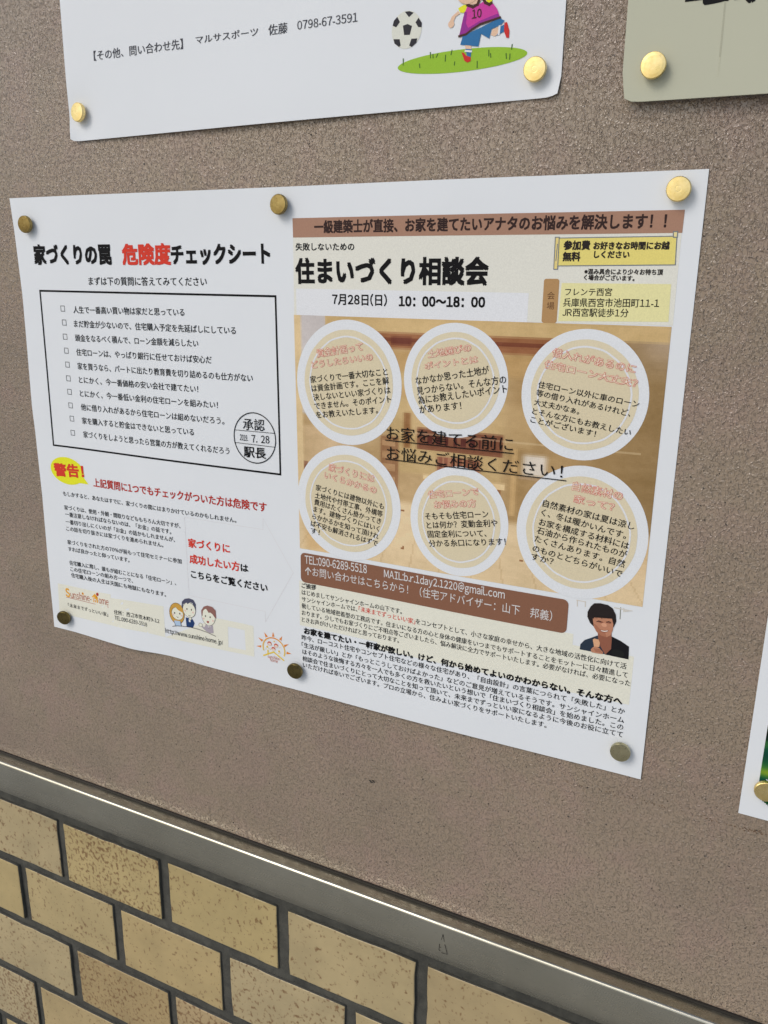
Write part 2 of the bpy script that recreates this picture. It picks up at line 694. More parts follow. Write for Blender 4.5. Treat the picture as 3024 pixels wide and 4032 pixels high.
# steel channel along the bottom: ledge, rounded edge, face, return
prof = [(0.0312, ZB - .0005), (-.0002, ZB - .0005)]
prof = [(.012, ZB), (RAIL_Y + .0021, ZB)]
for k in range(7):
    a = R(90 + 90 * k / 6)
    prof.append((RAIL_Y + .0021 + .0021 * math.cos(a), ZB - .0021 + .0021 * math.sin(a)))
prof += [(RAIL_Y, RAIL_BOT + .0006), (RAIL_Y + .0006, RAIL_BOT), (.012, RAIL_BOT)]
V, F = [], []
NS = 40
for i in range(NS + 1):
    x = X0 + (X1 - X0) * i / NS
    for y, z in prof:
        V.append((x, y, z + ZO))
n = len(prof)
for i in range(NS):
    for j in range(n - 1):
        a = i * n + j
        F.append((a, a + 1, a + n + 1, a + n))
F.append(tuple(range(n))[::-1])
F.append(tuple(NS * n + j for j in range(n)))
rail = mesh_obj('steel_edging', V, F, MAT['steel'], board)
for p_ in rail.data.polygons:
    p_.use_smooth = True
V, F = [], []
box(V, F, X0, X1, -.0011, .0, ZB + .0001 + ZO, ZB + .0019 + ZO)
mesh_obj('sealant_shade_line', V, F, MAT['seal'], board)  # real sealant bead, made wider to paint shade into the corner
rg = random.Random(5)


def decal(name, pts, wd, mat, y=-.00015):
    """a small mark lying on the vinyl"""
    V, F = [], []
    for (x, z), w_ in zip(pts, wd):
        b = len(V)
        k = 7
        for i in range(k):
            a = 6.283 * i / k
            q = w_ * rg.uniform(.55, 1.1)
            V.append((x + q * math.cos(a) * 1.35, y, z + q * math.sin(a) * .8 + ZO))
        F.append(tuple(b + i for i in range(k)))
    return mesh_obj(name, V, F, mat, board)


st = [uv(15, *q) for q in ((420, 700), (600, 735), (800, 785), (940, 822), (1050, 850), (1200, 890), (1350, 930), (1500, 972), (1590, 992), (1659, 1012))]
pts, wd = [], []
for a, b in zip(st[:-1], st[1:]):
    for k in range(16):
        if rg.random() < .62:
            q = a + (b - a) * (k + rg.random()) / 16
            pts.append((q[0], q[1] + rg.gauss(0, .0006)))
            wd.append(rg.uniform(.00016, .00048))
decal('rust_stain', pts, wd, MAT['rust'])
V, F = [], []
hr = lambda x, z: .0106
for a_, b_ in (((352, 490), (345, 512)), ((352, 490), (357, 520)), ((338, 528), (335, 552)), ((338, 540), (345, 543)), ((359, 530), (369, 570)), ((335, 552), (342, 556)), ((345, 563), (369, 571))):
    a, b = uv(16, *a_, hr), uv(16, *b_, hr)
    t = (b - a) / np.linalg.norm(b - a)
    n_ = np.array([-t[1], t[0]]) * .00022
    k = len(V)
    V += [(q[0], RAIL_Y - .00012, q[1] + ZO) for q in (a - n_, b - n_ * .5, b + n_ * .5, a + n_)]
    F.append((k, k + 1, k + 2, k + 3))
mesh_obj('scratched_mark', V, F, MAT['soot'], board)
a, b = uv(16, 575, 50), uv(16, 615, 125)
decal('scratch', [a + (b - a) * k / 14 for k in range(15)], [.0004] * 15, MAT['scratch'])
a, b = uv(16, 617, 128), uv(16, 660, 185)
sp_ = [a + (b - a) * k / 12 + np.array([rg.gauss(0, .0003), 0]) for k in range(13)]
decal('dark_scratch', sp_, [.0003] * 13, MAT['soot'])
decal('speck', [uv(17, 1612 + 6 * k, 192 + (k % 2) * 6) for k in range(4)], [.0007, .0009, .0008, .0006], MAT['soot'])
pts, wd = [], []
c = uv(0, 672, 292)
for k in range(26):
    pts.append((c[0] + rg.gauss(0, .0016), c[1] + rg.gauss(0, .0028)))
    wd.append(rg.uniform(.0001, .0004))
decal('smudge', pts, wd, MAT['soot'])

V, F = [], []
G_ = 60
for j in range(2):
    for i in range(2):
        V.append(((-G_, G_)[i], (-G_, .06)[j], 0.0))
mesh_obj('pavement', V, [(0, 1, 3, 2)], plain_mat('paving', (.46, .45, .42), .8))['kind'] = 'structure'  # unseen ground, added to bounce light and be mirrored in the steel edging

wall = tag(empty('tiled_wall', (0.2, 0.02, ZB - .6 + ZO)), 'wall of speckled tan tiles with dark mortar under the steel edging', 'wall')
V, F = [], []
ZW = -ZO + .001
box(V, F, X0, X1, TILE_Y + .0024, TILE_Y + .05, ZW + ZO, RAIL_BOT + .003 + ZO)
mesh_obj('mortar', V, F, MAT['mortar'], wall)


def tile_mesh(seed):
    g = random.Random(seed)
    W_, H_, D_ = .1008, .0562, .008
    V, F = [], []
    nx, nz = 9, 5
    xs = [i / nx for i in range(nx + 1)]
    per = [(x, 0) for x in xs] + [(1, (j + 1) / nz) for j in range(nz - 1)] + [(x, 1) for x in xs[::-1]] + [(0, 1 - (j + 1) / nz) for j in range(nz - 1)]
    m = len(per)
    jit = [(g.gauss(0, .00028), g.gauss(0, .00028)) for _ in per]
    for inset, y in ((0, D_), (0, .0013), (.0003, .0004), (.0011, 0)):
        for (u, v), (jx, jz) in zip(per, jit):
            sx = 1 if u == 0 else -1 if u == 1 else 0
            sz = 1 if v == 0 else -1 if v == 1 else 0
            V.append(((u - .5) * W_ + sx * inset + jx * .8, y, (v - .5) * H_ + sz * inset + jz * .8))
    for k in range(3):
        for i in range(m):
            j = (i + 1) % m
            F.append((k * m + i, k * m + j, (k + 1) * m + j, (k + 1) * m + i))
    F.append(tuple(3 * m + i for i in range(m)))
    me = bpy.data.meshes.new('tile')
    me.from_pydata(V, [], F)
    me.materials.append(MAT['tile'])
    me.materials.append(MAT['mortar'])
    for p in me.polygons[:-1]:
        p.use_smooth = True
    for p in me.polygons[:2 * m]:
        p.material_index = 1  # tile sides take the dark mortar colour to stand in for shadow
    return me


TM = [tile_mesh(k) for k in range(6)]
gt = random.Random(11)
for r in range(8):
    zc = -.4842 - .0284 - .0646 * r
    x = -.031 + .0511 + (0 if r % 2 == 0 else -.0535) - .1096 * 11
    while x < X1 - .06:
        if x > X0 + .06:
            o = bpy.data.objects.new('tile', TM[gt.randrange(6)])
            COL.objects.link(o)
            o.parent = wall
            o.location = (x + gt.gauss(0, .0005) - .2, TILE_Y + gt.gauss(0, .0004) - .02, zc + gt.gauss(0, .0004) - (ZB - .6))
            o.rotation_euler = (gt.gauss(0, .006), gt.gauss(0, .003), gt.gauss(0, .005))
        x += .1096

# ================================================================== the big flyer
def g2(x, z, cx, cz, sx, sz):
    return math.exp(-((x - cx) / sx) ** 2 - ((z - cz) / sz) ** 2)


CA, CB = (.0655, -.262), (.108, -.2968)       # crease near the lower left corner


def h_main(x, z):
    h = .0006 + .0012 * math.sin(math.pi * min(max(x / .21, 0), 2)) ** 2 * (.6 + .4 * math.sin(z * 21)) + .0004 * math.sin(x * 31 + z * 17)
    h += .0010 * g2(x, z, .0, -.15, .03, .09)
    h += .0014 * g2(x, z, .30, -.30, .07, .035) + .0010 * g2(x, z, .31, .0, .06, .03)
    d = (x - CA[0]) * (CB[1] - CA[1]) - (z - CA[1]) * (CB[0] - CA[0])
    L = math.hypot(CB[0] - CA[0], CB[1] - CA[1])
    d = d / L                                   # positive below-left of the crease
    if d > 0:
        k = max(0, 1 - abs(x - .075) / .055)
        h += .0026 * min(d / .016, 1.0) * k
    for cx, cz in ((.0158, -.016), (.2061, -.0092), (.409, -.008), (.0139, -.2847), (.2103, -.2814), (.4088, -.2818)):
        h -= (h - .0004) * .6 * g2(x, z, cx, cz, .022, .022)
    return max(h, .0003)


LEFT = [(-.2963, -.0003), (-.2631, .0003), (-.196, .0022), (-.151, .0019), (-.134, .0012), (-.060, .0026), (-.02, .0012), (0., 0.)]


def out_main(s, t):
    z = -.2964 + .2965 * t
    x0 = float(np.interp(z, [q[0] for q in LEFT], [q[1] for q in LEFT]))
    x = x0 + (.4201 - x0) * s
    z += (1 - t) * (.0007 * g2(x, 0, .11, 0, .02, 1) - .0006 * s)
    return x, z


flyer = tag(empty('event_flyer', (.21, 0, -.2964 + ZO)), 'large white landscape flyer with checklist and photo of a wooden room, held by six pins', 'flyer')
hm = h_main
smooth_faces(sheet('paper_sheet', flyer, hm, out_main, MAT['white'], n=90))


def A(zid, x, y):
    return uv(zid, x, y, hm)


def TX(P, body, zid, bl, br, hpx, **kw):
    """hpx: height of the letters at the left end, in zoom pixels (measured upwards)"""
    z2 = kw.pop('z2', zid)
    a, b = A(zid, *bl), A(z2, *br)
    hv = kw.pop('mm', None)
    if hv is None:
        up = A(zid, bl[0], bl[1] - hpx)
        t = (b - a) / np.linalg.norm(b - a)
        n = np.array([-t[1], t[0]])
        hv = float(np.dot(up - a, n))
    P.text(body, a, b, hv, **kw)


RED = ink(200, 60, 45)
DRED = ink(170, 45, 35)
BROWN = ink(126, 90, 71)
CREAM = ink(213, 216, 203)

P = Print(hm)
TX(P, '家づくりの罠', 1, (192, 470), (608, 471), 103, weight=.029)
TX(P, '危険度', 1, (672, 471), (930, 470), 107, weight=.029, col=RED)
TX(P, 'チェックシート', 1, (937, 471), (1470, 468), 107, weight=.029)
TX(P, 'まずは下の質問に答えてみてください', 1, (485, 585), (1127, 589), 45)
P.build('title_lettering', flyer)

P = Print(hm)
fr = [(.0184, -.0568), (.2003, -.0564), (.2003, -.1584), (.0168, -.1584)]
fr = [A(1, 218, 615), A(1, 1500, 645), A(1, 1527, 1615), A(1, 292, 1455)]
P.line(fr, .00115, BLACK, 2, closed=True)
P.build('checklist_frame', flyer)
items = [('人生で一番高い買い物は家だと思っている', (402, 737), (1005, 753), (342, 712)),
         ('まだ貯金が少ないので、住宅購入予定を先延ばしにしている', (405, 813), (1285, 853), (350, 788)),
         ('頭金をなるべく積んで、ローン金額を減らしたい', (412, 890), (1080, 922), (355, 865)),
         ('住宅ローンは、やっぱり銀行に任せておけば安心だ', (418, 967), (1153, 1012), (362, 941)),
         ('家を買うなら、パートに出たり教育費を切り詰めるのも仕方がない', (425, 1043), (1377, 1112), (368, 1017)),
         ('とにかく、今一番価格の安い会社で建てたい！', (432, 1117), (1080, 1170), (373, 1092)),
         ('とにかく、今一番低い金利の住宅ローンを組みたい！', (437, 1191), (1187, 1257), (379, 1165)),
         ('他に借り入れがあるから住宅ローンは組めないだろう。', (443, 1265), (1222, 1344), (385, 1239)),
         ('家を購入すると貯金はできないと思っている', (449, 1339), (1057, 1404), (392, 1311)),
         ('家づくりをしようと思ったら営業の方が教えてくれるだろう', (456, 1414), (1250, 1507), (397, 1388))]
P = Print(hm)
for b, bl, br, bx in items:
    TX(P, b, 1, bl, br, 40, mm=.0044)
P.build('checklist_lettering', flyer)
for b, bl, br, bx in items:
    P = Print(hm)
    c = A(1, *bx)
    q = .00165
    P.line([c + (-q, -q), c + (q, -q), c + (q, q), c + (-q, q)], .00032, BLACK, 2, closed=True)
    P.build('checkbox', flyer)

P = Print(hm)
c = A(1, 1387, 1417)
rx = (A(1, 1500, 1430)[0] - A(1, 1274, 1405)[0]) / 2
rz = (A(1, 1380, 1280)[1] - A(1, 1395, 1554)[1]) / 2
P.ellipse(c, rx, rz, BLACK, 4, wd=.0006, n=48)
for a, b in (((1283, 1372), (1494, 1391)), ((1279, 1440), (1497, 1466))):
    P.line([A(1, *a), A(1, *b)], .0003, BLACK, 4)
TX(P, '承認', 1, (1325, 1371), (1442, 1379), 62, weight=.004, serif=True, layer=4)
TX(P, '2019.', 1, (1307, 1427), (1350, 1433), 30, latin=True, layer=4)
TX(P, '7. 28', 1, (1372, 1440), (1468, 1446), 38, latin=True, layer=4)
TX(P, '駅長', 1, (1330, 1518), (1448, 1530), 58, weight=.012, serif=True, layer=4)
P.build('approval_stamp', flyer)

P = Print(hm)
YEL = ink(238, 226, 45)
P.ellipse(A(2, 367, 213), 0, 0, YEL, 2, ax=(A(2, 458, 232) - A(2, 367, 213), A(2, 362, 139) - A(2, 367, 213)), n=32)
P.poly([A(2, 405, 275), A(2, 482, 287), A(2, 445, 235)], YEL, 1.5)
TX(P, '警告！', 2, (302, 238), (458, 250), 66, weight=.03, col=RED)
P.build('warning_bubble', flyer)

P = Print(hm)
TX(P, '上記質問に1つでもチェックがついた方は危険です', 2, (511, 298), (1452, 437), 46, weight=.014, col=DRED)
P.build('warning_lettering', flyer)
P = Print(hm)
TX(P, '家づくりに', 2, (1028, 627), (1252, 661), 47, weight=.018, col=RED)
TX(P, '成功したい方', 2, (1035, 713), (1305, 759), 47, weight=.018, col=RED)
TX(P, 'は', 2, (1313, 759), (1352, 765), 42, weight=.018)
TX(P, 'こちらをご覧ください', 2, (1042, 794), (1457, 873), 42, weight=.018)
P.build('arrow_lettering', flyer)

P = Print(hm)
for b, bl, br in (('もしかすると、あなたはすでに、家づくりの罠にはまりかけているのかもしれません。', (345, 348), (1287, 496)),
                  ('家づくりは、使用・外観・間取りなどももちろん大切ですが、', (352, 424), (983, 526)),
                  ('一番注意しなければならないのは、「お金」の話です。', (356, 460), (933, 558)),
                  ('一番切り出しにくいのが「お金」の話かもしれませんが、', (360, 501), (953, 601)),
                  ('この話を切り抜きには家づくりを進められません。', (363, 538), (890, 630)),
                  ('家づくりをされた方の70%が前もって住宅セミナーに参加', (369, 612), (990, 719)),
                  ('すれば良かったと仰っています。', (373, 649), (706, 712)),
                  ('住宅購入に際し、誰もが組むことになる「住宅ローン」、', (380, 724), (960, 836)),
                  ('この住宅ローンの組み方一つで、', (385, 758), (725, 824)),
                  ('住宅購入後の人生は天国にも地獄にもなります。', (390, 791), (905, 899))):
    TX(P, b, 2, bl, br, 30, mm=.0034)
P.build('paragraph_lettering', flyer)

P = Print(hm)
P.line([A(2, *q) for q in ((1005, 465), (1432, 532), (1432, 472), (1597, 768), (1446, 1035), (1444, 978), (1030, 890))], .00018, ink(204, 204, 207), 1, closed=True)
P.build('arrow_outline', flyer)

# footer with logo, address and little people
P = Print(hm)
for q in (((325, 990), (603, 1052), (603, 885), (315, 825)), ((603, 1052), (900, 1118), (890, 950), (603, 905)), ((900, 1118), (1245, 1195), (1240, 1027), (1180, 1015)),
          ((1340, 1214), (1385, 1225), (1380, 1058), (1330, 1046))):
    P.quad(*[A(2, *t) for t in q], CREAM, 1, 6)
P.quad(A(2, 1245, 1195), A(2, 1342, 1214), A(2, 1342, 1190), A(2, 1245, 1172), CREAM, 1.2, 4)
P.quad(A(2, 1240, 1060), A(2, 1342, 1082), A(2, 1342, 1048), A(2, 1240, 1027), CREAM, 1.2, 4)
P.build('footer_band', flyer)
P = Print(hm)
TX(P, '住所：西宮市荒木町9-12', 11, (765, 300), (1222, 395), 42, mm=.0033, weight=-.006)
TX(P, 'TEL:090-6289-5518', 11, (770, 354), (1097, 427), 30, latin=True, mm=.0027)
TX(P, 'http://www.sunshine-home.jp/', 2, (902, 1093), (1215, 1160), 26, latin=True, mm=.0031)
TX(P, '「未来までずっといい家」', 11, (305, 228), (705, 327), 37, mm=.0031, serif=True)
P.build('address_lettering', flyer)
P = Print(hm)
OR, RB, DR = ink(225, 160, 50), ink(165, 75, 45), ink(160, 55, 45)
TX(P, 'S', 11, (284, 122), (324, 130), 76, latin=True, col=OR, weight=.02)
TX(P, 'unshine-', 11, (333, 135), (540, 176), 40, latin=True, col=RB, mm=.0047)
TX(P, 'ome', 11, (612, 192), (709, 213), 40, latin=True, col=RB, mm=.0047)
P.poly([A(11, *q) for q in ((540, 128), (570, 95), (606, 140), (599, 143), (603, 188), (555, 178), (552, 133))], OR, 2)
TX(P, 'h', 11, (565, 178), (590, 184), 38, latin=True, col=PAPER, weight=.01, mm=.003)
P.line([A(11, 285, 130), A(11, 710, 231)], .0003, DR, 2)
P.ellipse(A(11, 450, 95), .0010, .0010, OR, 2)
P.ellipse(A(11, 597, 102), .0012, .0012, DR, 2)
P.line([A(11, 590, 118), A(11, 586, 135)], .0003, DR, 2)
P.build('company_logo', flyer)

P = Print(hm)
G = (.62, .60, .50)
SK = ink(226, 222, 205)
LN = ink(70, 60, 55)


def E9(cx, cy, rx, ry, col, layer, **kw):
    c = A(9, cx, cy)
    P.ellipse(c, 0, 0, col, layer, ax=(A(9, cx + rx, cy + rx * .26) - c, A(9, cx, cy - ry) - c), **kw)


def L9(pts, wd, col=LN, layer=5.):
    P.line([A(9, *q) for q in pts], wd, col, layer)


def P9(pts, col, layer):
    P.poly([A(9, *q) for q in pts], col, layer)


E9(402, 478, 126, 172, LN, 2)
E9(402, 478, 120, 166, ink(190, 150, 70), 2.2)
P9([(355, 590), (465, 605), (475, 680), (385, 680)], ink(165, 190, 215), 2.6)
L9([(355, 600), (385, 680)], .0003)
L9([(462, 610), (475, 680)], .0003)
E9(412, 480, 97, 104, LN, 3)
E9(412, 480, 92, 99, SK, 3.2)
P9([(300, 470), (315, 400), (362, 355), (420, 420), (505, 470), (520, 400), (450, 330), (370, 315), (300, 360)], ink(190, 150, 70), 3.6)
P9([(545, 540), (600, 555), (660, 575), (692, 640), (665, 710), (560, 690)], ink(35, 60, 105), 2.6)
P9([(595, 570), (625, 575), (625, 620), (600, 615)], PAPER, 2.9)
E9(604, 420, 106, 124, LN, 3.8)
E9(604, 420, 101, 119, SK, 4)
P9([(480, 375), (485, 285), (530, 238), (600, 228), (670, 255), (710, 330), (712, 440), (690, 380), (660, 310), (620, 292), (580, 325), (560, 300), (500, 325), (500, 400)], ink(75, 78, 98), 4.3)
P9([(875, 650), (990, 675), (1003, 800), (940, 800), (885, 770), (850, 740), (800, 690), (812, 680), (850, 705)], ink(160, 155, 165), 2.6)
P9([(905, 670), (950, 680), (928, 745)], PAPER, 2.9)
P9([(922, 680), (936, 683), (932, 735), (924, 735)], ink(100, 45, 60), 3.1)
E9(790, 665, 32, 32, LN, 2.8)
E9(790, 665, 27, 27, SK, 3)
E9(918, 535, 112, 140, LN, 3.8)
E9(918, 535, 107, 135, SK, 4)
P9([(805, 500), (800, 430), (840, 365), (900, 348), (980, 370), (1035, 430), (1045, 560), (1020, 540), (985, 490), (945, 460), (925, 470), (875, 392), (830, 430), (822, 520)], ink(135, 98, 92), 4.3)
E9(622, 560, 24, 26, LN, 4.5)
E9(622, 560, 19, 21, SK, 4.7)
for x, y in ((368, 468), (452, 480), (568, 403), (642, 417), (872, 520), (948, 538)):
    E9(x, y, 10, 15, LN, 5, n=10)
for x, y in ((345, 492), (480, 512), (540, 430), (668, 462), (842, 560), (992, 598)):
    E9(x, y, 15, 15, ink(228, 188, 178), 4.8, n=12)
L9([(403, 530), (415, 542), (428, 538)], .0003)
L9([(595, 505), (610, 516), (625, 514)], .0003)
P9([(890, 598), (932, 606), (925, 632), (910, 638), (895, 622)], ink(150, 70, 65), 5)
L9([(333, 687), (400, 678), (500, 685), (620, 700), (760, 735), (900, 785), (1040, 850)], .00035)
P.build('people_drawing', flyer)

P = Print(hm)
c = A(10, 388, 772)
o1, o2_ = ink(210, 130, 55), ink(228, 190, 70)
ax = (A(10, 518, 805) - c, A(10, 383, 640) - c)
for k in range(20):
    a0 = -25 + k * 11.2
    f = abs((a0 - 85) / 115)
    col = tuple(np.array(o1) * (1 - f) + np.array(o2_) * f)
    P.ellipse(c, 0, 0, col, 2 + (k % 2) * .2, wd=.0008, a0=a0, a1=a0 + 12, n=3, ax=ax)
P.line([A(10, 268, 845), A(10, 385, 805), A(10, 505, 905)], .0009, o2_, 2.5)
P.line([A(10, 318, 785), A(10, 318, 830)], .0009, o2_, 2.5)
for q in (((180, 733), (238, 725), (236, 752)), ((203, 632), (262, 662), (243, 682)), ((272, 570), (318, 622), (290, 632)), ((377, 567), (395, 622), (365, 624)),
          ((485, 618), (478, 672), (450, 655)), ((565, 712), (515, 750), (507, 720)), ((597, 828), (537, 832), (540, 800))):
    P.poly([A(10, *t) for t in q], o1, 2)
for x, y, r_, cc in ((337, 705, .0016, ink(190, 90, 70)), (415, 730, .0015, ink(190, 90, 70)), (383, 768, .0014, ink(190, 90, 70))):
    P.ellipse(A(10, x, y), r_, r_ * .95, cc, 3)
    P.ellipse(A(10, x + 2, y + 8), r_ * .8, r_ * .6, ink(230, 200, 185), 3.3)
for x, y, r_ in ((310, 742, .0007), (392, 680, .0005), (450, 798, .0007), (295, 768, .0003), (330, 765, .0003), (460, 755, .0003), (445, 825, .0003), (462, 818, .0003), (345, 772, .0003)):
    P.ellipse(A(10, x, y), r_, r_, ink(215, 185, 70), 3, n=12)
TX(P, 'sunshine-', 10, (315, 873), (466, 909), 26, latin=True, col=ink(185, 110, 85), mm=.0021)
TX(P, 'home', 10, (345, 914), (436, 937), 26, latin=True, col=ink(185, 110, 85), mm=.0021)
P.build('sun_emblem', flyer)

# ---------------- right hand page
P = Print(hm)
P.quad(A(3, 50, 263), A(3, 1462, 246), A(3, 1472, 162), A(3, 48, 193), ink(157, 124, 105), 2, 20)
P.build('header_band', flyer)
P = Print(hm)
P.quad(A(3, 54, 545), A(3, 1428, 583), A(3, 1460, 246), A(3, 50, 262), ink(211, 214, 205), 1, 20)
P.rect(.2135, A(3, 60, 560)[1], A(3, 905, 470)[0], A(3, 60, 448)[1], ink(212, 218, 226), 1.6, 10)
P.build('header_background', flyer)
P = Print(hm)
TX(P, '一級建築士が直接、お家を建てたいアナタのお悩みを解決します！！', 3, (128, 247), (1402, 229), 44, weight=.022, mm=.0062, col=ink(52, 38, 36))
P.build('header_lettering', flyer)
P = Print(hm)
TX(P, '失敗しないための', 3, (60, 310), (272, 310), 27, weight=.012)
TX(P, '住まいづくり相談会', 3, (62, 428), (755, 434), 88, weight=.026)
TX(P, '7月28日(日)', 3, (193, 506), (390, 511), 40, weight=.016)
TX(P, '10：00～18：00', 3, (435, 514), (745, 519), 42, weight=.03)
P.build('heading_lettering', flyer)

P = Print(hm)
GO, EDG = ink(228, 205, 120), ink(110, 120, 130)
body = [(1012, 265), (1443, 258), (1437, 362), (1002, 366)]
P.line([A(3, *q) for q in body], .0004, EDG, 2.6, closed=True)
P.poly([A(3, *q) for q in body], GO, 2.3)
roll = [(1002, 262), (1016, 262), (1010, 378), (996, 378)]
P.line([A(3, *q) for q in roll], .0004, EDG, 3.4, closed=True)
P.poly([A(3, *q) for q in roll], ink(220, 200, 130), 3.1)
roll = [(1430, 242), (1446, 241), (1444, 262), (1430, 262)]
P.poly([A(3, *q) for q in roll], ink(220, 205, 150), 3.1)
P.line([A(3, *q) for q in roll], .0004, EDG, 3.4, closed=True)
P.build('scroll_banner', flyer)
P = Print(hm)
DK = ink(40, 36, 34)
TX(P, '参加費', 3, (1032, 307), (1126, 307), 32, weight=.028, col=DK, layer=4)
TX(P, '無料', 3, (1029, 348), (1091, 348), 32, weight=.028, col=DK, layer=4)
TX(P, 'お好きなお時間にお越', 3, (1140, 306), (1414, 306), 27, weight=.026, col=DK, layer=4)
TX(P, 'しください', 3, (1142, 337), (1269, 338), 26, weight=.026, col=DK, layer=4)
TX(P, '※混み具合により少々お待ち頂', 3, (1107, 396), (1391, 399), 20, weight=.02, col=DK)
TX(P, 'く場合がございます。', 3, (1105, 417), (1288, 421), 19, weight=.02, col=DK)
P.build('banner_lettering', flyer)
P = Print(hm)
a, b = A(3, 951, 572), A(3, 1017, 413)
P.rrect(a[0], a[1], b[0], b[1], .0012, ink(168, 135, 92), 2.4)
P.quad(A(3, 1012, 566), A(3, 1412, 569), A(3, 1422, 432), A(3, 1025, 428), ink(222, 214, 160), 2, 8)
TX(P, '会', 3, (972, 487), (999, 487), 27, col=ink(90, 62, 40), weight=-.004)
TX(P, '場', 3, (970, 524), (997, 524), 27, col=ink(90, 62, 40), weight=-.004)
TX(P, 'フレンテ西宮', 3, (1037, 474), (1206, 475), 28, weight=-.006)
TX(P, '兵庫県西宮市池田町11-1', 3, (1030, 514), (1377, 517), 31, weight=-.006)
TX(P, 'JR西宮駅徒歩1分', 3, (1027, 549), (1266, 552), 30, weight=-.006)
P.build('venue_box', flyer)


# the printed picture of a room
def sm(a, b, x):
    t = np.clip((x - a) / (b - a), 0, 1)
    return t * t * (3 - 2 * t)


def vnoise(u, v, k, seed):
    r_ = np.random.RandomState(seed)
    n_ = 64
    g = r_.rand(n_, n_)
    x, y = u * k, v * k
    xi, yi = np.floor(x).astype(int), np.floor(y).astype(int)
    fx, fy = x - xi, y - yi
    fx, fy = fx * fx * (3 - 2 * fx), fy * fy * (3 - 2 * fy)
    q = lambda a, b: g[a % n_, b % n_]
    return (q(xi, yi) * (1 - fx) + q(xi + 1, yi) * fx) * (1 - fy) + (q(xi, yi + 1) * (1 - fx) + q(xi + 1, yi + 1) * fx) * fy


def room(u, v):
    c = np.empty((len(u), 3))
    c[:] = (184, 156, 110)

    def mx(mask, col):
        m = np.clip(mask, 0, 1)[:, None]
        c[:] = c * (1 - m) + np.array(col, float) * m

    def bx(u0, u1, v0, v1, s=.006):
        return sm(u0 - s, u0 + s, u) * (1 - sm(u1 - s, u1 + s, u)) * sm(v0 - s, v0 + s, v) * (1 - sm(v1 - s, v1 + s, v))
    # back wall and right wall
    mx(bx(.30, .62, .16, .60, .01), (190, 164, 112))
    mx(sm(.60, .66, u), (164, 134, 86))
    mx(sm(.78, 1.0, u) * .7, (134, 109, 68))
    mx(sm(.86, 1.0, u) * (1 - sm(.0, .22, v)) * .8, (188, 170, 150))
    # beams of the ceiling
    mx(bx(.05, 1.0, .0, .055, .006), (200, 172, 118))
    mx(bx(.12, .80, .055, .115, .008), (150, 98, 62))
    mx(bx(.14, .78, .075, .09, .004), (120, 66, 44))
    mx(bx(.30, .36, .07, .10), (105, 52, 38))
    mx(bx(.16, .82, .12, .20, .015), (182, 148, 94))
    mx(bx(.20, .60, .26, .30, .015) * .5, (178, 138, 84))
    # pale plaster wedge at the left, post
    mx(bx(.0, .10, .0, .40, .004) * (u < .13 - v * .18), (192, 188, 186))
    mx(bx(.10, .2, .35, .62, .03) * .6, (200, 176, 140))
    mx(bx(0, .022, 0, 1, .003), (214, 190, 142))
    # dark stair wedge lower left
    mx(bx(.022, .15, .60, .80, .004) * (v > .60 + (u - .022) * .55) * (v < .80), (112, 62, 44))
    mx(bx(.022, .13, .45, .62, .01) * .5, (205, 180, 140))
    # shelf beside the kitchen
    mx(bx(.27, .325, .46, .68, .005), (150, 110, 74))
    for k in range(4):
        mx(bx(.275, .315, .475 + k * .05, .50 + k * .05, .003), (178, 140, 98))
    # kitchen counter with hanging things
    mx(bx(.36, .70, .30, .46, .02) * .5, (206, 178, 128))
    mx(bx(.38, .62, .415, .50, .006), (126, 78, 54))
    mx(bx(.40, .56, .44, .475, .004) * (np.sin(u * 260) > -.2), (86, 40, 32))
    mx(bx(.34, .36, .36, .50), (146, 104, 62))
    mx(bx(.44, .56, .52, .60, .006), (136, 82, 60))
    mx(bx(.44, .56, .52, .60, .004) * (np.sin(u * 320) > .3) * .6, (180, 130, 92))
    mx(bx(.40, .63, .60, .625, .004), (222, 196, 146))
    mx(bx(.41, .62, .625, .66, .004), (150, 104, 66))
    mx(bx(.40, .425, .62, .75, .004), (176, 136, 84))
    # window, socket at the right
    mx(bx(.675, .735, .48, .56, .012), (208, 200, 184))
    mx(bx(.665, .745, .56, .575, .005), (170, 142, 106))
    mx(bx(.60, .615, .66, .68), (206, 196, 178))
    mx(bx(.645, .66, .46, .72, .006) * .7, (206, 172, 116))
    # floor
    fl = sm(.70, .735, v + .05 * (u - .5) - .04 * (u > .64))
    mx(fl, (212, 190, 148))
    mx(fl * (np.abs(((u - .5) / (v + .1)) * 12 % 1 - .5) < .03) * .3, (180, 150, 105))
    mx(fl * sm(.6, .9, u) * (1 - sm(.75, .95, v)) * .4, (180, 146, 100))
    mx(bx(.02, .10, .80, 1.0, .02) * .5, (196, 156, 96))
    mx(bx(.16, .96, .435, .4375, .001) * .6, (226, 208, 168))
    nn = (vnoise(u, v, 9, 1) - .5) * 16 + (vnoise(u, v, 30, 2) - .5) * 8 + (vnoise(u, v, 90, 3) - .5) * 7
    c += nn[:, None]
    kn = (vnoise(u, v, 38, 7) > .93) & (fl > .5)
    c[kn] = (150, 105, 66)
    c = c * .90 + c.mean(1, keepdims=True) * .10
    c = np.clip(c, 10, 240)
    return np.clip(lin(c) / PW * .80, .004, .82)


pc = [np.array(q) for q in ((.2116, -.0663), (.4117, -.0660), (.4118, -.2017), (.2128, -.2020))]
pc = [A(0, 635, 680), A(0, 1451, 706), A(0, 1388, 1311), A(0, 648, 1184)]
picture = raster('room_picture', flyer, hm, pc, room, 200, 136, 2)

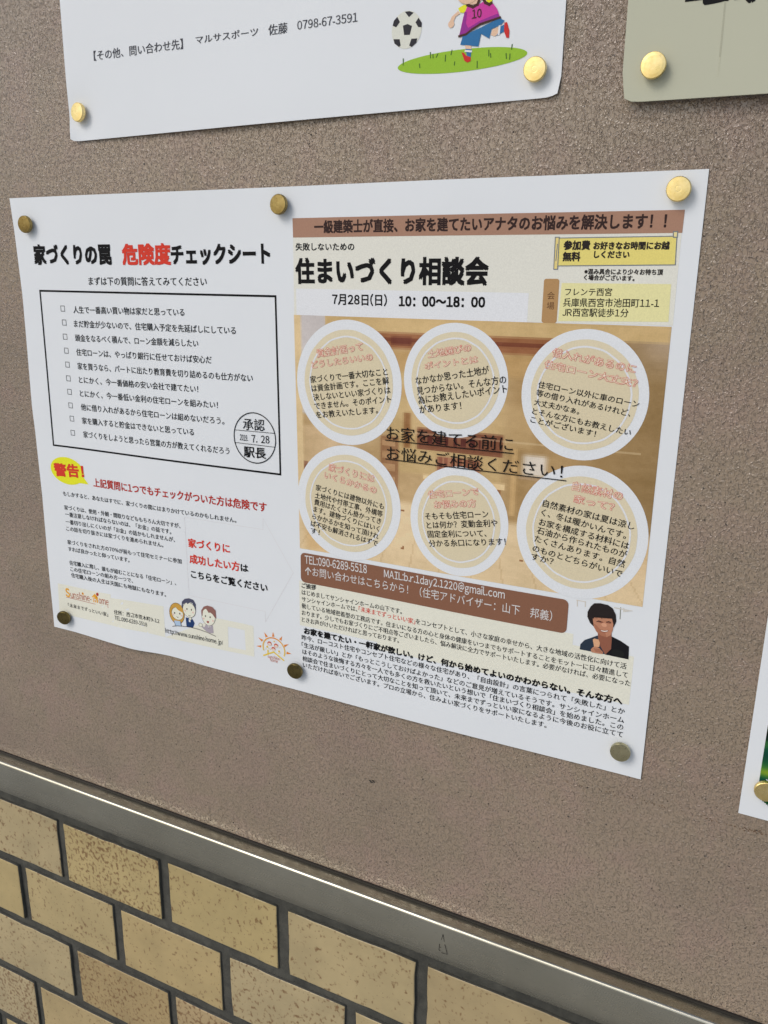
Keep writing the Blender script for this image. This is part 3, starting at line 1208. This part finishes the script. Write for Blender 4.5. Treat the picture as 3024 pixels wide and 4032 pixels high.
# six balloons
BAL = [([(0, 642, 815), (0, 868, 835), (0, 745, 690), (0, 765, 962)],
        [('資金計画って', (4, 305, 418), (4, 667, 362), 66), ('どうしたらいいの', (4, 265, 505), (4, 744, 440), 58)],
        [('家づくりで一番大切なこと', (4, 252, 620), (4, 862, 557)), ('は資金計画です。ここを解', (4, 262, 690), (4, 872, 628)), ('決しないといい家づくりは', (4, 275, 760), (4, 884, 702)),
         ('できません。そのポイント', (4, 285, 830), (4, 889, 774)), ('をお教えいたします。', (4, 297, 899), (4, 785, 860))]),
       ([(0, 873, 805), (0, 1098, 830), (0, 982, 697), (0, 985, 946)],
        [('土地選びの', (4, 1185, 422), (4, 1523, 368), 62), ('ポイントとは', (4, 1160, 514), (4, 1576, 458), 56)],
        [('なかなか思った土地が', (4, 1085, 634), (5, 236, 502)), ('見つからない。そんな方の', (4, 1095, 714), (5, 360, 570)), ('為にお教えしたいポイント', (4, 1105, 787), (5, 366, 637)),
         ('があります！', (4, 1115, 861), (4, 1445, 828))]),
       ([(5, 468, 640), (5, 1397, 650), (5, 955, 175), (5, 910, 1130)],
        [('借入れがあるのに', (5, 688, 374), (5, 1290, 499), 64), ('住宅ローン大丈夫？', (5, 632, 457), (5, 1302, 602), 60)],
        [('住宅ローン以外に車のローン', (5, 587, 600), (5, 1316, 748)), ('等の借り入れがあるけれど、', (5, 572, 660), (5, 1255, 813)), ('大丈夫かなぁ。', (5, 557, 727), (5, 884, 797)),
         ('とそんな方にもお教えしたい', (5, 543, 792), (5, 1256, 952)), ('ことがございます！', (5, 530, 852), (5, 1002, 960))]),
       ([(4, 147, 1550), (4, 962, 1630), (4, 555, 1117), (4, 575, 2025)],
        [('家づくりには', (4, 392, 1312), (4, 751, 1408), 60), ('いくらかかるの', (4, 358, 1372), (4, 767, 1498), 56)],
        [('家づくりには建物以外にも', (4, 290, 1467), (4, 826, 1622)), ('土地代や付帯工事、外構等', (4, 283, 1527), (4, 816, 1682)), ('費用はたくさん掛かってき', (4, 277, 1582), (4, 804, 1740)),
         ('ます。建物づくりにはいく', (4, 270, 1637), (4, 792, 1798)), ('らかかるかを知って頂けれ', (4, 262, 1694), (4, 784, 1857)), ('ば不安も解消されるはずで', (4, 250, 1750), (4, 776, 1914)),
         ('す！', (4, 250, 1806), (4, 318, 1826))]),
       ([(4, 1040, 1640), (5, 372, 1630), (0, 992, 1008), (0, 985, 1243)],
        [('住宅ローンで', (4, 1185, 1532), (4, 1582, 1506), 58), ('お悩みの方', (4, 1232, 1612), (4, 1561, 1600), 60)],
        [('そもそも住宅ローン', (4, 1160, 1702), (5, 231, 1543)), ('とは何か？変動金利や', (4, 1172, 1772), (5, 296, 1608)), ('固定金利について、', (4, 1180, 1842), (5, 216, 1683)),
         ('分かる糸口になります！', (4, 1190, 1916), (5, 356, 1743))]),
       ([(5, 432, 1620), (5, 1400, 1600), (5, 925, 1168), (5, 870, 2130)],
        [('自然素材の', (5, 835, 1342), (5, 1196, 1421), 64), ('家って？', (5, 845, 1432), (5, 1135, 1498), 58)],
        [('自然素材の家は夏は涼し', (5, 620, 1462), (5, 1281, 1635)), ('く、冬は暖かいんです。', (5, 607, 1527), (5, 1222, 1700)), ('お家を構成する材料には', (5, 592, 1597), (5, 1241, 1776)),
         ('石油から作られたものが', (5, 577, 1657), (5, 1226, 1838)), ('たくさんあります。自然', (5, 560, 1717), (5, 1211, 1908)), ('のものとどちらがいいで', (5, 545, 1787), (5, 1191, 1978)),
         ('すか？', (5, 535, 1847), (5, 695, 1888))])]
TAN, TAN2 = ink(203, 195, 166), ink(206, 199, 172)
for i, (ext, titles, body) in enumerate(BAL):
    l, r_, t_, b_ = (A(*q) for q in ext)
    cx, cz = (l[0] + r_[0]) / 2, (t_[1] + b_[1]) / 2
    rx, rz = (r_[0] - l[0]) / 2, (t_[1] - b_[1]) / 2
    P = Print(hm)
    P.ellipse((cx, cz), rx, rz, (.775, .80, .815), 3, n=64)
    P.ellipse((cx, cz), rx * .845, rz * .845, TAN2, 4, n=64, wob=.006, seed=i)
    disc = P.build('balloon', flyer)
    P = Print(hm)
    P.ellipse((cx, cz), rx * .735, rz * .735, (.77, .78, .79), 5, n=72, wob=.010, seed=i + 20, wd=.0009)
    P.ellipse((cx, cz), rx * .715, rz * .715, TAN, 4.6, n=64, wob=.008, seed=i + 20)
    P.build('inner_ring', disc)
    P = Print(hm)
    for s_, bl, br, hp in titles:
        for wt, cc, ly in ((.022, ink(200, 56, 58), 7), (0, ink(226, 214, 192), 7.9)):
            TX(P, s_, bl[0], bl[1:], br[1:], hp, z2=br[0], weight=wt, col=cc, layer=ly)
    q0_, q1_, qe = A(body[0][1][0], *body[0][1][1:]), A(body[1][1][0], *body[1][1][1:]), A(body[0][2][0], *body[0][2][1:])
    tv = (qe - q0_) / np.linalg.norm(qe - q0_)
    pitch = abs(float(np.dot(q1_ - q0_, (-tv[1], tv[0]))))
    for s_, bl, br in body:
        TX(P, s_, bl[0], bl[1:], br[1:], 0, z2=br[0], weight=-.006, mm=pitch * .79, layer=7)
    P.build('lettering', disc)

P = Print(hm)
TX(P, 'お家を建てる前に', 4, (850, 1066), (405, 1066), 108, z2=5, col=(.006, .005, .005), layer=9)
P.line([A(4, 845, 1070), A(5, 411, 1078)], .0005, BLACK, 9.5)
TX(P, 'お悩みご相談ください！', 4, (852, 1220), (765, 1262), 104, z2=5, col=(.006, .005, .005), layer=9)
P.line([A(4, 845, 1219), A(5, 792, 1276)], .0005, BLACK, 9.5)
P.build('slogan_lettering', flyer)

P = Print(hm)
a, b = A(6, 90, 190), A(6, 1180, 262)
P.rrect(.2137, -.2232, A(6, 1178, 330)[0], -.2044, .0030, BROWN, 3)
P.build('contact_bar', flyer)
P = Print(hm)
WH = (.72, .70, .68)
TX(P, 'TEL:090-6289-5518', 6, (105, 122), (358, 163), 31, latin=True, col=WH, layer=4.5, weight=.006)
TX(P, 'MAIL:b.r.1day2.1220@gmail.com', 6, (428, 178), (920, 266), 29, latin=True, col=WH, layer=4.5, weight=.006)
TX(P, 'お問い合わせはこちらから！（住宅アドバイザー：山下　邦義）', 6, (136, 174), (1113, 358), 31, col=WH, layer=4.5, weight=-.004, mm=.0057)
for a_, b_ in (((118, 168), (118, 140)), ((118, 140), (108, 152)), ((118, 140), (129, 155))):
    P.line([A(6, *a_), A(6, *b_)], .0006, WH, 5)
P.build('contact_lettering', flyer)

P = Print(hm)
q0, q1 = A(6, 85, 195), A(6, 85, 375)
xr = A(6, 1438, 600)[0]
xp = A(6, 1200, 420)[0]
zt = A(6, 85, 200)[1]
zb = A(6, 88, 375)[1]
P.rect(.2125, zb, xp, -.2232 + .0006, CREAM, 1, 16)
P.rect(xp, zb, xr, A(6, 1430, 500)[1], CREAM, 1, 10)
P.rect(A(6, 400, 430)[0], zb - .0042, xr, zb, CREAM, 1, 10)
P.build('greeting_background', flyer)
P = Print(hm)
TX(P, 'ご挨拶', 6, (92, 222), (150, 232), 22, weight=.014, mm=.0032)
for s_, bl, br, cc in (('はじめましてサンシャインホームの山下です。', (92, 250), (500, 330), BLACK),
                       ('サンシャインホームでは、', (92, 278), (318, 320), BLACK),
                       ('「未来までずっといい家」', (324, 318), (554, 371), RED),
                       ('をコンセプトとして、小さな家庭の幸せから、大きな地域の活性化に向けて活', (557, 369), (1416, 555), BLACK),
                       ('動している地域密着型の工務店です。住まいになる方の心と身体の健康をいつまでもサポートすることをモットーに日々精進して', (92, 305), (1421, 591), BLACK),
                       ('おります。少しでもお家づくりにご不明点等ございましたら、悩み解決に全力でサポートいたします。必要がなければ、必要になった', (92, 333), (1432, 625), BLACK),
                       ('ときお声がけいただければと思っております。', (92, 361), (488, 448), BLACK)):
    TX(P, s_, 6, bl, br, 22, mm=.0034, serif=True, weight=-.006, col=cc)
P.build('greeting_lettering', flyer)
P = Print(hm)
TX(P, 'お家を建てたい・一軒家が欲しい。けど、何から始めてよいのかわからない。そんな方へ', 6, (102, 409), (1398, 701), 28, weight=.034, mm=.0042)
for s_, bl, br in (('昨今、ローコスト住宅やコンセプト住宅などの様々な住宅があり、「自由設計」の言葉につられて「失敗した」とか', (92, 434), (1409, 740)),
                   ('「生活が厳しい」とか「もっとこうしておけばよかった」などのご意見が増えているそうです。サンシャインホーム', (92, 464), (1406, 775)),
                   ('はそのような後悔する方々を一人でも多くの方を救いたいという想いで「住まいづくり相談会」を始めました。この', (95, 492), (1403, 804)),
                   ('相談会で住まいづくりにとって大切なことを知って頂いて、未来までずっといい家になるように今後のお役に立てて', (95, 520), (1401, 834)),
                   ('いただければ幸いでございます。プロの立場から、住みよい家づくりをサポートいたします。', (97, 546), (1090, 795))):
    TX(P, s_, 6, bl, br, 22, mm=.0035)
P.build('closing_lettering', flyer)


# printed portrait
def P14(P, pts, col, layer):
    P.poly([A(14, *q) for q in pts], col, layer)


P = Print(hm)
HAIR, SKIN, SKD, SH = ink(38, 32, 32), ink(176, 126, 100), ink(136, 88, 70), ink(40, 52, 66)
P14(P, [(490, 945), (500, 870), (560, 810), (660, 775), (745, 745), (960, 760), (1080, 820), (1205, 905), (1198, 1092), (1000, 1045), (800, 1005)], SH, 3)
P14(P, [(950, 760), (1080, 820), (1205, 905), (1198, 1092), (860, 1020), (890, 960), (950, 940)], ink(22, 22, 26), 3.4)
P14(P, [(745, 640), (950, 650), (955, 800), (945, 940), (860, 1020), (790, 900), (760, 800)], SKD, 3.8)
E14 = lambda x, y, rx, ry, col, ly, **k: P.ellipse(A(14, x, y), 0, 0, col, ly, ax=(A(14, x + rx, y + rx * .2) - A(14, x, y), A(14, x + ry * .03, y - ry) - A(14, x, y)), **k)
P14(P, [(600, 470), (605, 400), (650, 320), (700, 275), (790, 275), (900, 300), (970, 350), (1015, 440), (1022, 540), (985, 620), (900, 690), (690, 610), (640, 560)], HAIR, 4)
P14(P, [(680, 500), (700, 480), (840, 490), (960, 500), (978, 580), (972, 660), (940, 740), (880, 768), (800, 745), (735, 690), (695, 620)], SKIN, 4.6)
P14(P, [(690, 560), (735, 690), (800, 745), (880, 768), (862, 700), (790, 660), (740, 600)], ink(160, 108, 84), 4.9)
E14(845, 590, 40, 28, ink(200, 150, 122), 5.2)
E14(790, 545, 45, 14, SKD, 5.3)
E14(910, 555, 40, 13, SKD, 5.3)
P.line([A(14, *q) for q in ((740, 540), (768, 530), (800, 545))], .0004, HAIR, 5.6)
P.line([A(14, *q) for q in ((880, 550), (910, 540), (940, 552))], .0004, HAIR, 5.6)
P14(P, [(782, 655), (840, 668), (912, 662), (895, 690), (850, 700), (805, 688)], ink(120, 55, 50), 5.6)
P14(P, [(792, 662), (845, 674), (904, 668), (892, 684), (850, 690), (808, 680)], ink(225, 210, 200), 5.9)
rg = random.Random(3)
fr_ = [(690, 500)]
for k in range(13):
    fr_ += [(700 + k * 21, 478 + rg.uniform(10, 34)), (710 + k * 21, 452 + rg.uniform(-8, 12))]
P14(P, fr_ + [(985, 440), (900, 380), (700, 400)], HAIR, 6.2)
P14(P, [(665, 985), (650, 945), (690, 905), (730, 900), (780, 930), (830, 985), (825, 1012), (740, 1000)], SKIN, 6.2)
for k in range(3):
    P.line([A(14, 700 + k * 10, 935 + k * 18), A(14, 790 + k * 12, 950 + k * 18)], .0003, SKD, 6.5)
P14(P, [(680, 800), (705, 785), (765, 800), (785, 850), (775, 910), (700, 905)], ink(205, 160, 125), 6.2)
E14(1045, 1000, 95, 55, ink(28, 30, 30), 6)
for a_, b_, cc in (((455, 232), (455, 318), ink(196, 192, 180)), ((570, 252), (570, 325), ink(196, 192, 180)), ((445, 232), (575, 255), ink(200, 196, 186)),
                   ((1083, 340), (1075, 505), ink(120, 122, 110)), ((1130, 350), (1130, 400), ink(196, 194, 180))):
    P.line([A(14, *a_), A(14, *b_)], .0004, cc, 2)
P14(P, [(985, 330), (1260, 385), (1262, 392), (1215, 395), (1150, 405), (1120, 372), (990, 350)], ink(196, 196, 190), 2.2)
P.build('portrait_picture', flyer)

# ================================================================== the sports poster above
def h_top(x, z):
    h = .0010 + .0010 * math.sin((x - .06) * 9) ** 2 * (1 - math.exp(-(max(z - .03, 0)) / .05)) + .0006 * math.sin(z * 24 + x * 7)
    h += .0012 * g2(x, z, .20, .03, .08, .03)
    h += .0030 * g2(x, z, .0555, .031, .006, .006)
    h += .0012 * g2(x, z, .3535, .033, .008, .006)
    for cx, cz in ((.0688, .0449), (.3425, .0441)):
        h -= (h - .0004) * .8 * g2(x, z, cx, cz, .012, .012)
    return max(h, .0003)


TL_, TR_ = uv(99, 272, 557, h_top), uv(99, 2202, 378, h_top)


def out_top(s, t):
    x0 = .0547 + .0006 * math.cos(t * 5)
    x = TL_[0] + (TR_[0] - TL_[0]) * s
    z0 = TL_[1] + (TR_[1] - TL_[1]) * s
    z = z0 + .419 * t
    # softened lower corners
    if t < .02:
        k = (1 - t / .02)
        if s < .012:
            x += .0012 * k * (1 - s / .012)
            z += .0012 * k * (1 - s / .012)
        if s > .985:
            x -= .0010 * k * (s - .985) / .015
            z += .0012 * k * (s - .985) / .015
    return x, z


poster = tag(empty('sports_poster', (.204, 0, .032 + ZO)), 'white poster with a football, a running child and a phone number, above the large flyer', 'poster')


def B(zid, x, y):
    return uv(zid, x, y, h_top)


_n = 100


def top_grid(s):
    return s


smooth_faces(sheet('paper_sheet', poster, h_top, out_top, MAT['white'], n=_n))
P = Print(h_top)
GRY = ink(70, 72, 78)


def TB(body, bl, br, hpx, zid=7, **kw):
    a, b = B(zid, *bl), B(zid, *br)
    t = (b - a) / np.linalg.norm(b - a)
    hv = float(np.dot(B(zid, bl[0], bl[1] - hpx) - a, np.array([-t[1], t[0]])))
    P.text(body, a, b, hv, **kw)


TB('【その他、問い合わせ先】', (410, 265), (797, 213), 43, serif=True, weight=-.010, col=GRY)
TB('マルサスポーツ', (853, 193), (1124, 156), 36, serif=True, weight=-.010, col=GRY)
TB('佐藤', (1169, 155), (1252, 144), 47, serif=True, weight=-.010, col=GRY)
TB('0798-67-3591', (1295, 130), (1557, 94), 36, latin=True, serif=True, weight=-.008, col=GRY)
P.build('contact_lettering', poster)

P = Print(h_top)
c = B(8, 393, 230)
ax = (B(8, 509, 215) - c, B(8, 397, 83) - c)
P.ellipse(c, 0, 0, ink(205, 210, 200), 2, ax=ax, n=40)
BK = ink(48, 48, 54)
for q in ((365, 198, 401, 185, 435, 200, 418, 268, 374, 270), (380, 92, 415, 86, 447, 98, 412, 133), (322, 130, 342, 170, 313, 210, 286, 198, 296, 160),
          (485, 137, 510, 175, 508, 210, 482, 208, 462, 172), (293, 302, 340, 302, 348, 350, 335, 362, 300, 335), (430, 298, 475, 296, 468, 330, 432, 362, 413, 350)):
    P.poly([B(8, q[i], q[i + 1]) for i in range(0, len(q), 2)], BK, 3)
P.build('football_drawing', poster)
P = Print(h_top)
c = B(8, 805, 467)
GRN = ink(140, 182, 55)
P.ellipse(c, 0, 0, GRN, 2, ax=(B(8, 1320, 405) - c, B(8, 790, 383) - c), n=48)
rg = random.Random(8)
for x, y in ((367, 500), (577, 445), (597, 445), (622, 440), (735, 420), (1200, 378), (1025, 430), (1040, 440), (495, 520), (690, 470), (760, 500), (935, 520), (1160, 450), (1185, 455)):
    d = rg.uniform(-3, 12)
    P.line([B(8, x, y), B(8, x + d, y - rg.uniform(20, 48))], .0005, ink(70, 105, 45), 3)
P.build('grass_drawing', poster)

P = Print(h_top)


def PB(pts, col, ly):
    P.poly([B(8, *q) for q in pts], col, ly)


SKN, TEE, TE2, BLU, RDS = ink(214, 184, 158), ink(190, 62, 150), ink(140, 50, 140), ink(48, 108, 158), ink(190, 50, 48)
DK2 = ink(70, 45, 40)
PB([(790, 85), (740, 130), (722, 175), (748, 182), (770, 130), (805, 105)], SKN, 4)
P.ellipse(B(8, 736, 187), .0015, .0015, SKN, 4.3)
PB([(790, 65), (830, 40), (875, 35), (850, 100), (805, 98)], ink(235, 218, 50), 4.6)
PB([(1000, -5), (1055, -20), (1050, 20), (1025, 35)], ink(235, 218, 50), 4.6)
PB([(840, 345), (892, 350), (890, 380), (848, 378)], SKN, 4)
PB([(845, 375), (892, 380), (886, 440), (858, 432)], BLU, 4.3)
P.line([B(8, 846, 392), B(8, 891, 396)], .0008, PAPER, 4.8)
PB([(815, 402), (835, 408), (850, 428), (886, 440), (886, 470), (860, 482), (838, 468)], RDS, 4.6)
PB([(1040, 270), (1055, 225), (1110, 205), (1112, 250), (1070, 280)], SKN, 4)
PB([(1080, 275), (1110, 240), (1115, 205), (1150, 185), (1150, 240), (1100, 265)], BLU, 4.3)
P.line([B(8, 1108, 202), B(8, 1102, 262)], .0009, PAPER, 4.8)
PB([(1145, 175), (1165, 170), (1183, 235), (1180, 290), (1160, 292), (1142, 240)], RDS, 4.6)
PB([(825, 280), (1110, 140), (1147, 160), (1120, 190), (1045, 225), (1028, 298), (965, 260), (945, 358), (870, 350), (806, 345)], BLU, 5)
PB([(797, 280), (830, 130), (862, 42), (890, 45), (945, 40), (1000, 0), (1020, 30), (1060, 30), (1090, 70), (1112, 135), (960, 185), (880, 240), (850, 262)], TEE, 5.4)
PB([(797, 280), (815, 205), (870, 215), (960, 160), (1095, 105), (1112, 135), (960, 185), (880, 240), (850, 262)], TE2, 5.7)
PB([(797, 280), (818, 195), (840, 90), (858, 95), (850, 180), (875, 235), (850, 262)], TE2, 6.0)
P.line([B(8, *q) for q in ((797, 280), (850, 265), (900, 225), (960, 187), (1112, 136))], .0009, DK2, 6.4)
PB([(880, 38), (945, 30), (985, -20), (860, -20)], SKN, 5.0)
P.line([B(8, *q) for q in ((862, 40), (905, 55), (940, 35), (950, 5))], .0012, DK2, 6.6)
P.line([B(8, *q) for q in ((985, -5), (1000, 22), (1030, 36), (1045, 25))], .0012, DK2, 6.6)
TB('10', (898, 145), (970, 132), 62, zid=8, latin=True, weight=.008, col=DK2, layer=8)
# head (its chin shows at the frame edge), hair and the far arm continue upwards
hc = B(8, 868, -78)
P.ellipse(hc, .0060, .0058, ink(212, 182, 155), 7, n=40)
P.ellipse(hc + np.array([.0004, .0022]), .0066, .0050, ink(120, 80, 45), 6.8, n=40)
P.ellipse(hc + np.array([-.0020, .0004]), .0004, .0007, DK2, 7.5)
P.ellipse(hc + np.array([.0020, .0]), .0004, .0007, DK2, 7.5)
P.line([hc + np.array([-.0014, -.0026]), hc + np.array([.0004, -.0032]), hc + np.array([.0018, -.0026])], .0003, ink(170, 70, 60), 7.5)
P.build('child_drawing', poster)

# ================================================================== the cream card at the top right
def h_card(x, z):
    return .0042 + .0008 * math.sin((x - .38) * 14) + .0016 * g2(x, z, .46, .03, .05, .05)


def Cc(zid, x, y):
    return uv(zid, x, y, h_card)


k0, k1 = Cc(99, 2442, 405), Cc(99, 3024, 378)


def out_card(s, t):
    x = k0[0] + .257 * s
    z = k0[1] + (k1[1] - k0[1]) / (k1[0] - k0[0]) * .257 * s * .5 + .364 * t
    if t < .03 and s < .02:
        k = (1 - t / .03) * (1 - s / .02)
        x += .0016 * k
        z += .0016 * k
    return x - .0006 * math.sin(t * 3), z


card = tag(empty('cream_notice', (k0[0] + .12, 0, k0[1] + ZO)), 'cream card notice with thick black brush writing, cut off at the upper right corner', 'notice')
smooth_faces(sheet('card_sheet', card, h_card, out_card, MAT['cream'], thick=.0011, n=60))
P = Print(h_card)
PC = lambda pts, col, ly: P.poly([Cc(12, *q) for q in pts], col, ly)
PC([(845, -60), (846, 40), (868, 66), (905, 60), (980, 48), (1070, 28), (1120, 14), (1165, 12), (1200, -60)], BLACK, 2)
PC([(1375, -60), (1382, 5), (1402, 25), (1420, 42), (1445, 35), (1450, 12), (1460, 36), (1480, 20), (1500, 15), (1515, -60)], BLACK, 2)
q = Cc(12, 1020, -60)
P.rect(q[0] - .012, q[1] - .001, q[0] + .012, q[1] + .06, BLACK, 2.5)
q = Cc(12, 1445, -60)
P.rect(q[0] - .006, q[1] - .001, q[0] + .006, q[1] + .05, BLACK, 2.5)
P.build('brush_lettering', card)
P = Print(h_card)
P.line([Cc(12, 1125, 40), Cc(12, 1090, 400), Cc(12, 1060, 700)], .0007, tuple(np.array((.60, .60, .45)) * .72), 1)
P.line([Cc(12, 1060, 700), Cc(12, 1035, 950)], .0005, tuple(np.array((.60, .60, .45)) * .85), 1)
P.build('pencil_line', card)

# ================================================================== the flyer at the right edge
def h_right(x, z):
    return .0008 + .0006 * math.sin(z * 22 + 1) ** 2 + .0005 * math.sin(x * 25)


def D(zid, x, y):
    return uv(zid, x, y, h_right)


r0 = D(13, 617, 1812)


def out_right(s, t):
    return r0[0] + .210 * s, r0[1] - .0005 * s + .297 * t


rf = tag(empty('nature_flyer', (r0[0] + .105, 0, r0[1] + ZO)), 'white bordered flyer with dark green picture, cut off by the right edge', 'flyer')
smooth_faces(sheet('paper_sheet', rf, h_right, out_right, MAT['white'], n=50))
GX0, GZ0, GZ1 = .4741, r0[1] + .0045, r0[1] + .054


def green(u, v):
    c = np.empty((len(u), 3))
    c[:] = (16, 84, 52)

    def mx(m, col):
        m = np.clip(m, 0, 1)[:, None]
        c[:] = c * (1 - m) + np.array(col, float) * m
    mx(1 - sm(.10, .34, v), (14, 16, 16))
    mx(np.exp(-((v - .40) / .09) ** 2), (10, 62, 50))
    mx(np.exp(-((v - .56) / .055) ** 2 - ((u - .06) / .12) ** 2) * 1.1, (120, 150, 40))
    mx(np.exp(-((v - .70) / .06) ** 2), (12, 66, 70))
    mx(sm(.78, .86, v) * .9, (16, 74, 32))
    mx((sm(.9, .96, v)) * (u > .02) * .7, (60, 140, 60))
    mx(np.clip((vnoise(u, v, 12, 5) - .55) * 2, 0, .5), (60, 120, 50))
    return np.clip(lin(c) / PW * .80, .004, .82)


def gkeep(u, v):
    edge = .006 + .010 * (vnoise(u * 0, v, 14, 9)) * (v > .6)
    jag = (v < .05) & (vnoise(u, v, 60, 4) > .5)
    low = (v > .84) & (u < (v - .84) * .42)
    return (u > edge * .6) & ~jag & ~low


raster('nature_picture', rf, h_right, [(GX0, GZ1), (GX0 + .198, GZ1), (GX0 + .198, GZ0), (GX0, GZ0)], green, 220, 80, 1, gkeep)
P = Print(h_right)
q = D(13, 845, 1575)
P.line([D(13, 843, 1548), D(13, 853, 1560), D(13, 862, 1552)], .0006, (.76, .78, .76), 3)
P.line([D(13, 846, 1580), D(13, 864, 1583)], .0006, (.76, .78, .76), 3)
P.build('lettering', rf)

# ================================================================== brass pins
def lathe(prof, n, knurl=None):
    V, F = [], []
    for k, (r_, y) in enumerate(prof):
        for i in range(n):
            a = 2 * math.pi * i / n
            rr = r_ * (1 + (knurl[1] * (1 if i % 2 else -1) if knurl and k in knurl[0] else 0))
            V.append((rr * math.cos(a), y, rr * math.sin(a)))
    for k in range(len(prof) - 1):
        for i in range(n):
            j = (i + 1) % n
            F.append((k * n + i, k * n + j, (k + 1) * n + j, (k + 1) * n + i))
    F.append(tuple((len(prof) - 1) * n + i for i in range(n)))
    F.append(tuple(range(n))[::-1])
    return V, F


def me_of(name, V, F, mat, flat=()):
    me = bpy.data.meshes.new(name)
    me.from_pydata(V, [], F)
    me.materials.append(mat)
    me.update()
    for p in me.polygons:
        p.use_smooth = False
    return me


RR = .0052
head_a = me_of('head', *lathe([(RR * .86, 0), (RR * .985, -.0004), (RR, -.0009), (RR, -.0019), (RR * .985, -.0023), (RR * .93, -.00255), (RR * .6, -.00263), (RR * .30, -.00266), (RR * .27, -.00264),
                               (RR * .22, -.00264), (RR * .19, -.00266), (RR * .02, -.00267)], 96, ({1, 2, 3, 4}, .014)), MAT['brass'])
head_b = me_of('head', *lathe([(RR * .86, 0), (RR * .98, -.0004), (RR, -.0009), (RR, -.0018), (RR * .985, -.0023), (RR * .95, -.00252), (RR * .7, -.00264), (RR * .4, -.0027), (RR * .02, -.00272)], 64), MAT['brass'])
dim_brass = brass_mat('brass_dim_reflection', (.20, .145, .050), (.34, .26, .10))  # dim reflections of the upper left pins, painted into the brass colour
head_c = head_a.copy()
head_c.materials[0] = dim_brass
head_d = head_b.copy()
head_d.materials[0] = brass_mat('brass_dark_reflection', (.13, .10, .036), (.22, .17, .065))  # dark surroundings mirrored by two bottom pins, put into their colour
head_e = head_b.copy()
head_e.materials[0] = brass_mat('brass_pale_reflection', (.42, .38, .22), (.55, .50, .31))  # dull mid-tone reflection of the lower right pin, set as base colour
shaft = me_of('shaft', *lathe([(.0005, .0055), (.0007, .0), (.0019, -.0002), (.0019, -.0012)], 16), MAT['brass'])
PINS = [((90, 882), hm, 2, (2, 4), 'brass pin at the upper left corner of the large flyer'),
        ((1092, 805), hm, 2, (-3, -2), 'olive gold brass pin on the top middle edge of the large flyer'),
        ((2670, 744), hm, 0, (-2, 1), 'bright gold brass pin at the upper right corner of the large flyer'),
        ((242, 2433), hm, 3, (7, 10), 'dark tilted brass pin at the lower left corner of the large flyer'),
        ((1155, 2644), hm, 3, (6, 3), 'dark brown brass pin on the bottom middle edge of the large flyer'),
        ((2439, 2966), hm, 4, (1, 2), 'pale dull brass pin at the lower right corner of the large flyer'),
        ((301, 441), h_top, 0, (-2, -5), 'small looking gold pin at the lower left corner of the sports poster'),
        ((2102, 270), h_top, 0, (0, 2), 'gold pin beside the grass drawing of the sports poster'),
        ((2570, 255), h_card, 1, (-1, 1), 'glaring gold pin on the cream card notice'),
        ((3013, 3121), h_right, 0, (2, 3), 'brass pin on the dark green picture, cut by the right edge')]
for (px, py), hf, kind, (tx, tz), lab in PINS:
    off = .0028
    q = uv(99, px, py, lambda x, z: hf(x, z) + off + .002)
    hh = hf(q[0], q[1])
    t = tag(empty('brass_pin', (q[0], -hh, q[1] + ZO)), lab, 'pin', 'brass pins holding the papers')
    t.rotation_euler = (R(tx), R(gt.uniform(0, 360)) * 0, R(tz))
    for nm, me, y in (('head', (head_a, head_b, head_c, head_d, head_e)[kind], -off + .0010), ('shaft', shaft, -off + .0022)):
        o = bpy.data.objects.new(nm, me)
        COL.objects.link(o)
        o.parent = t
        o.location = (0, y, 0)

bpy.data.objects.remove(_to)
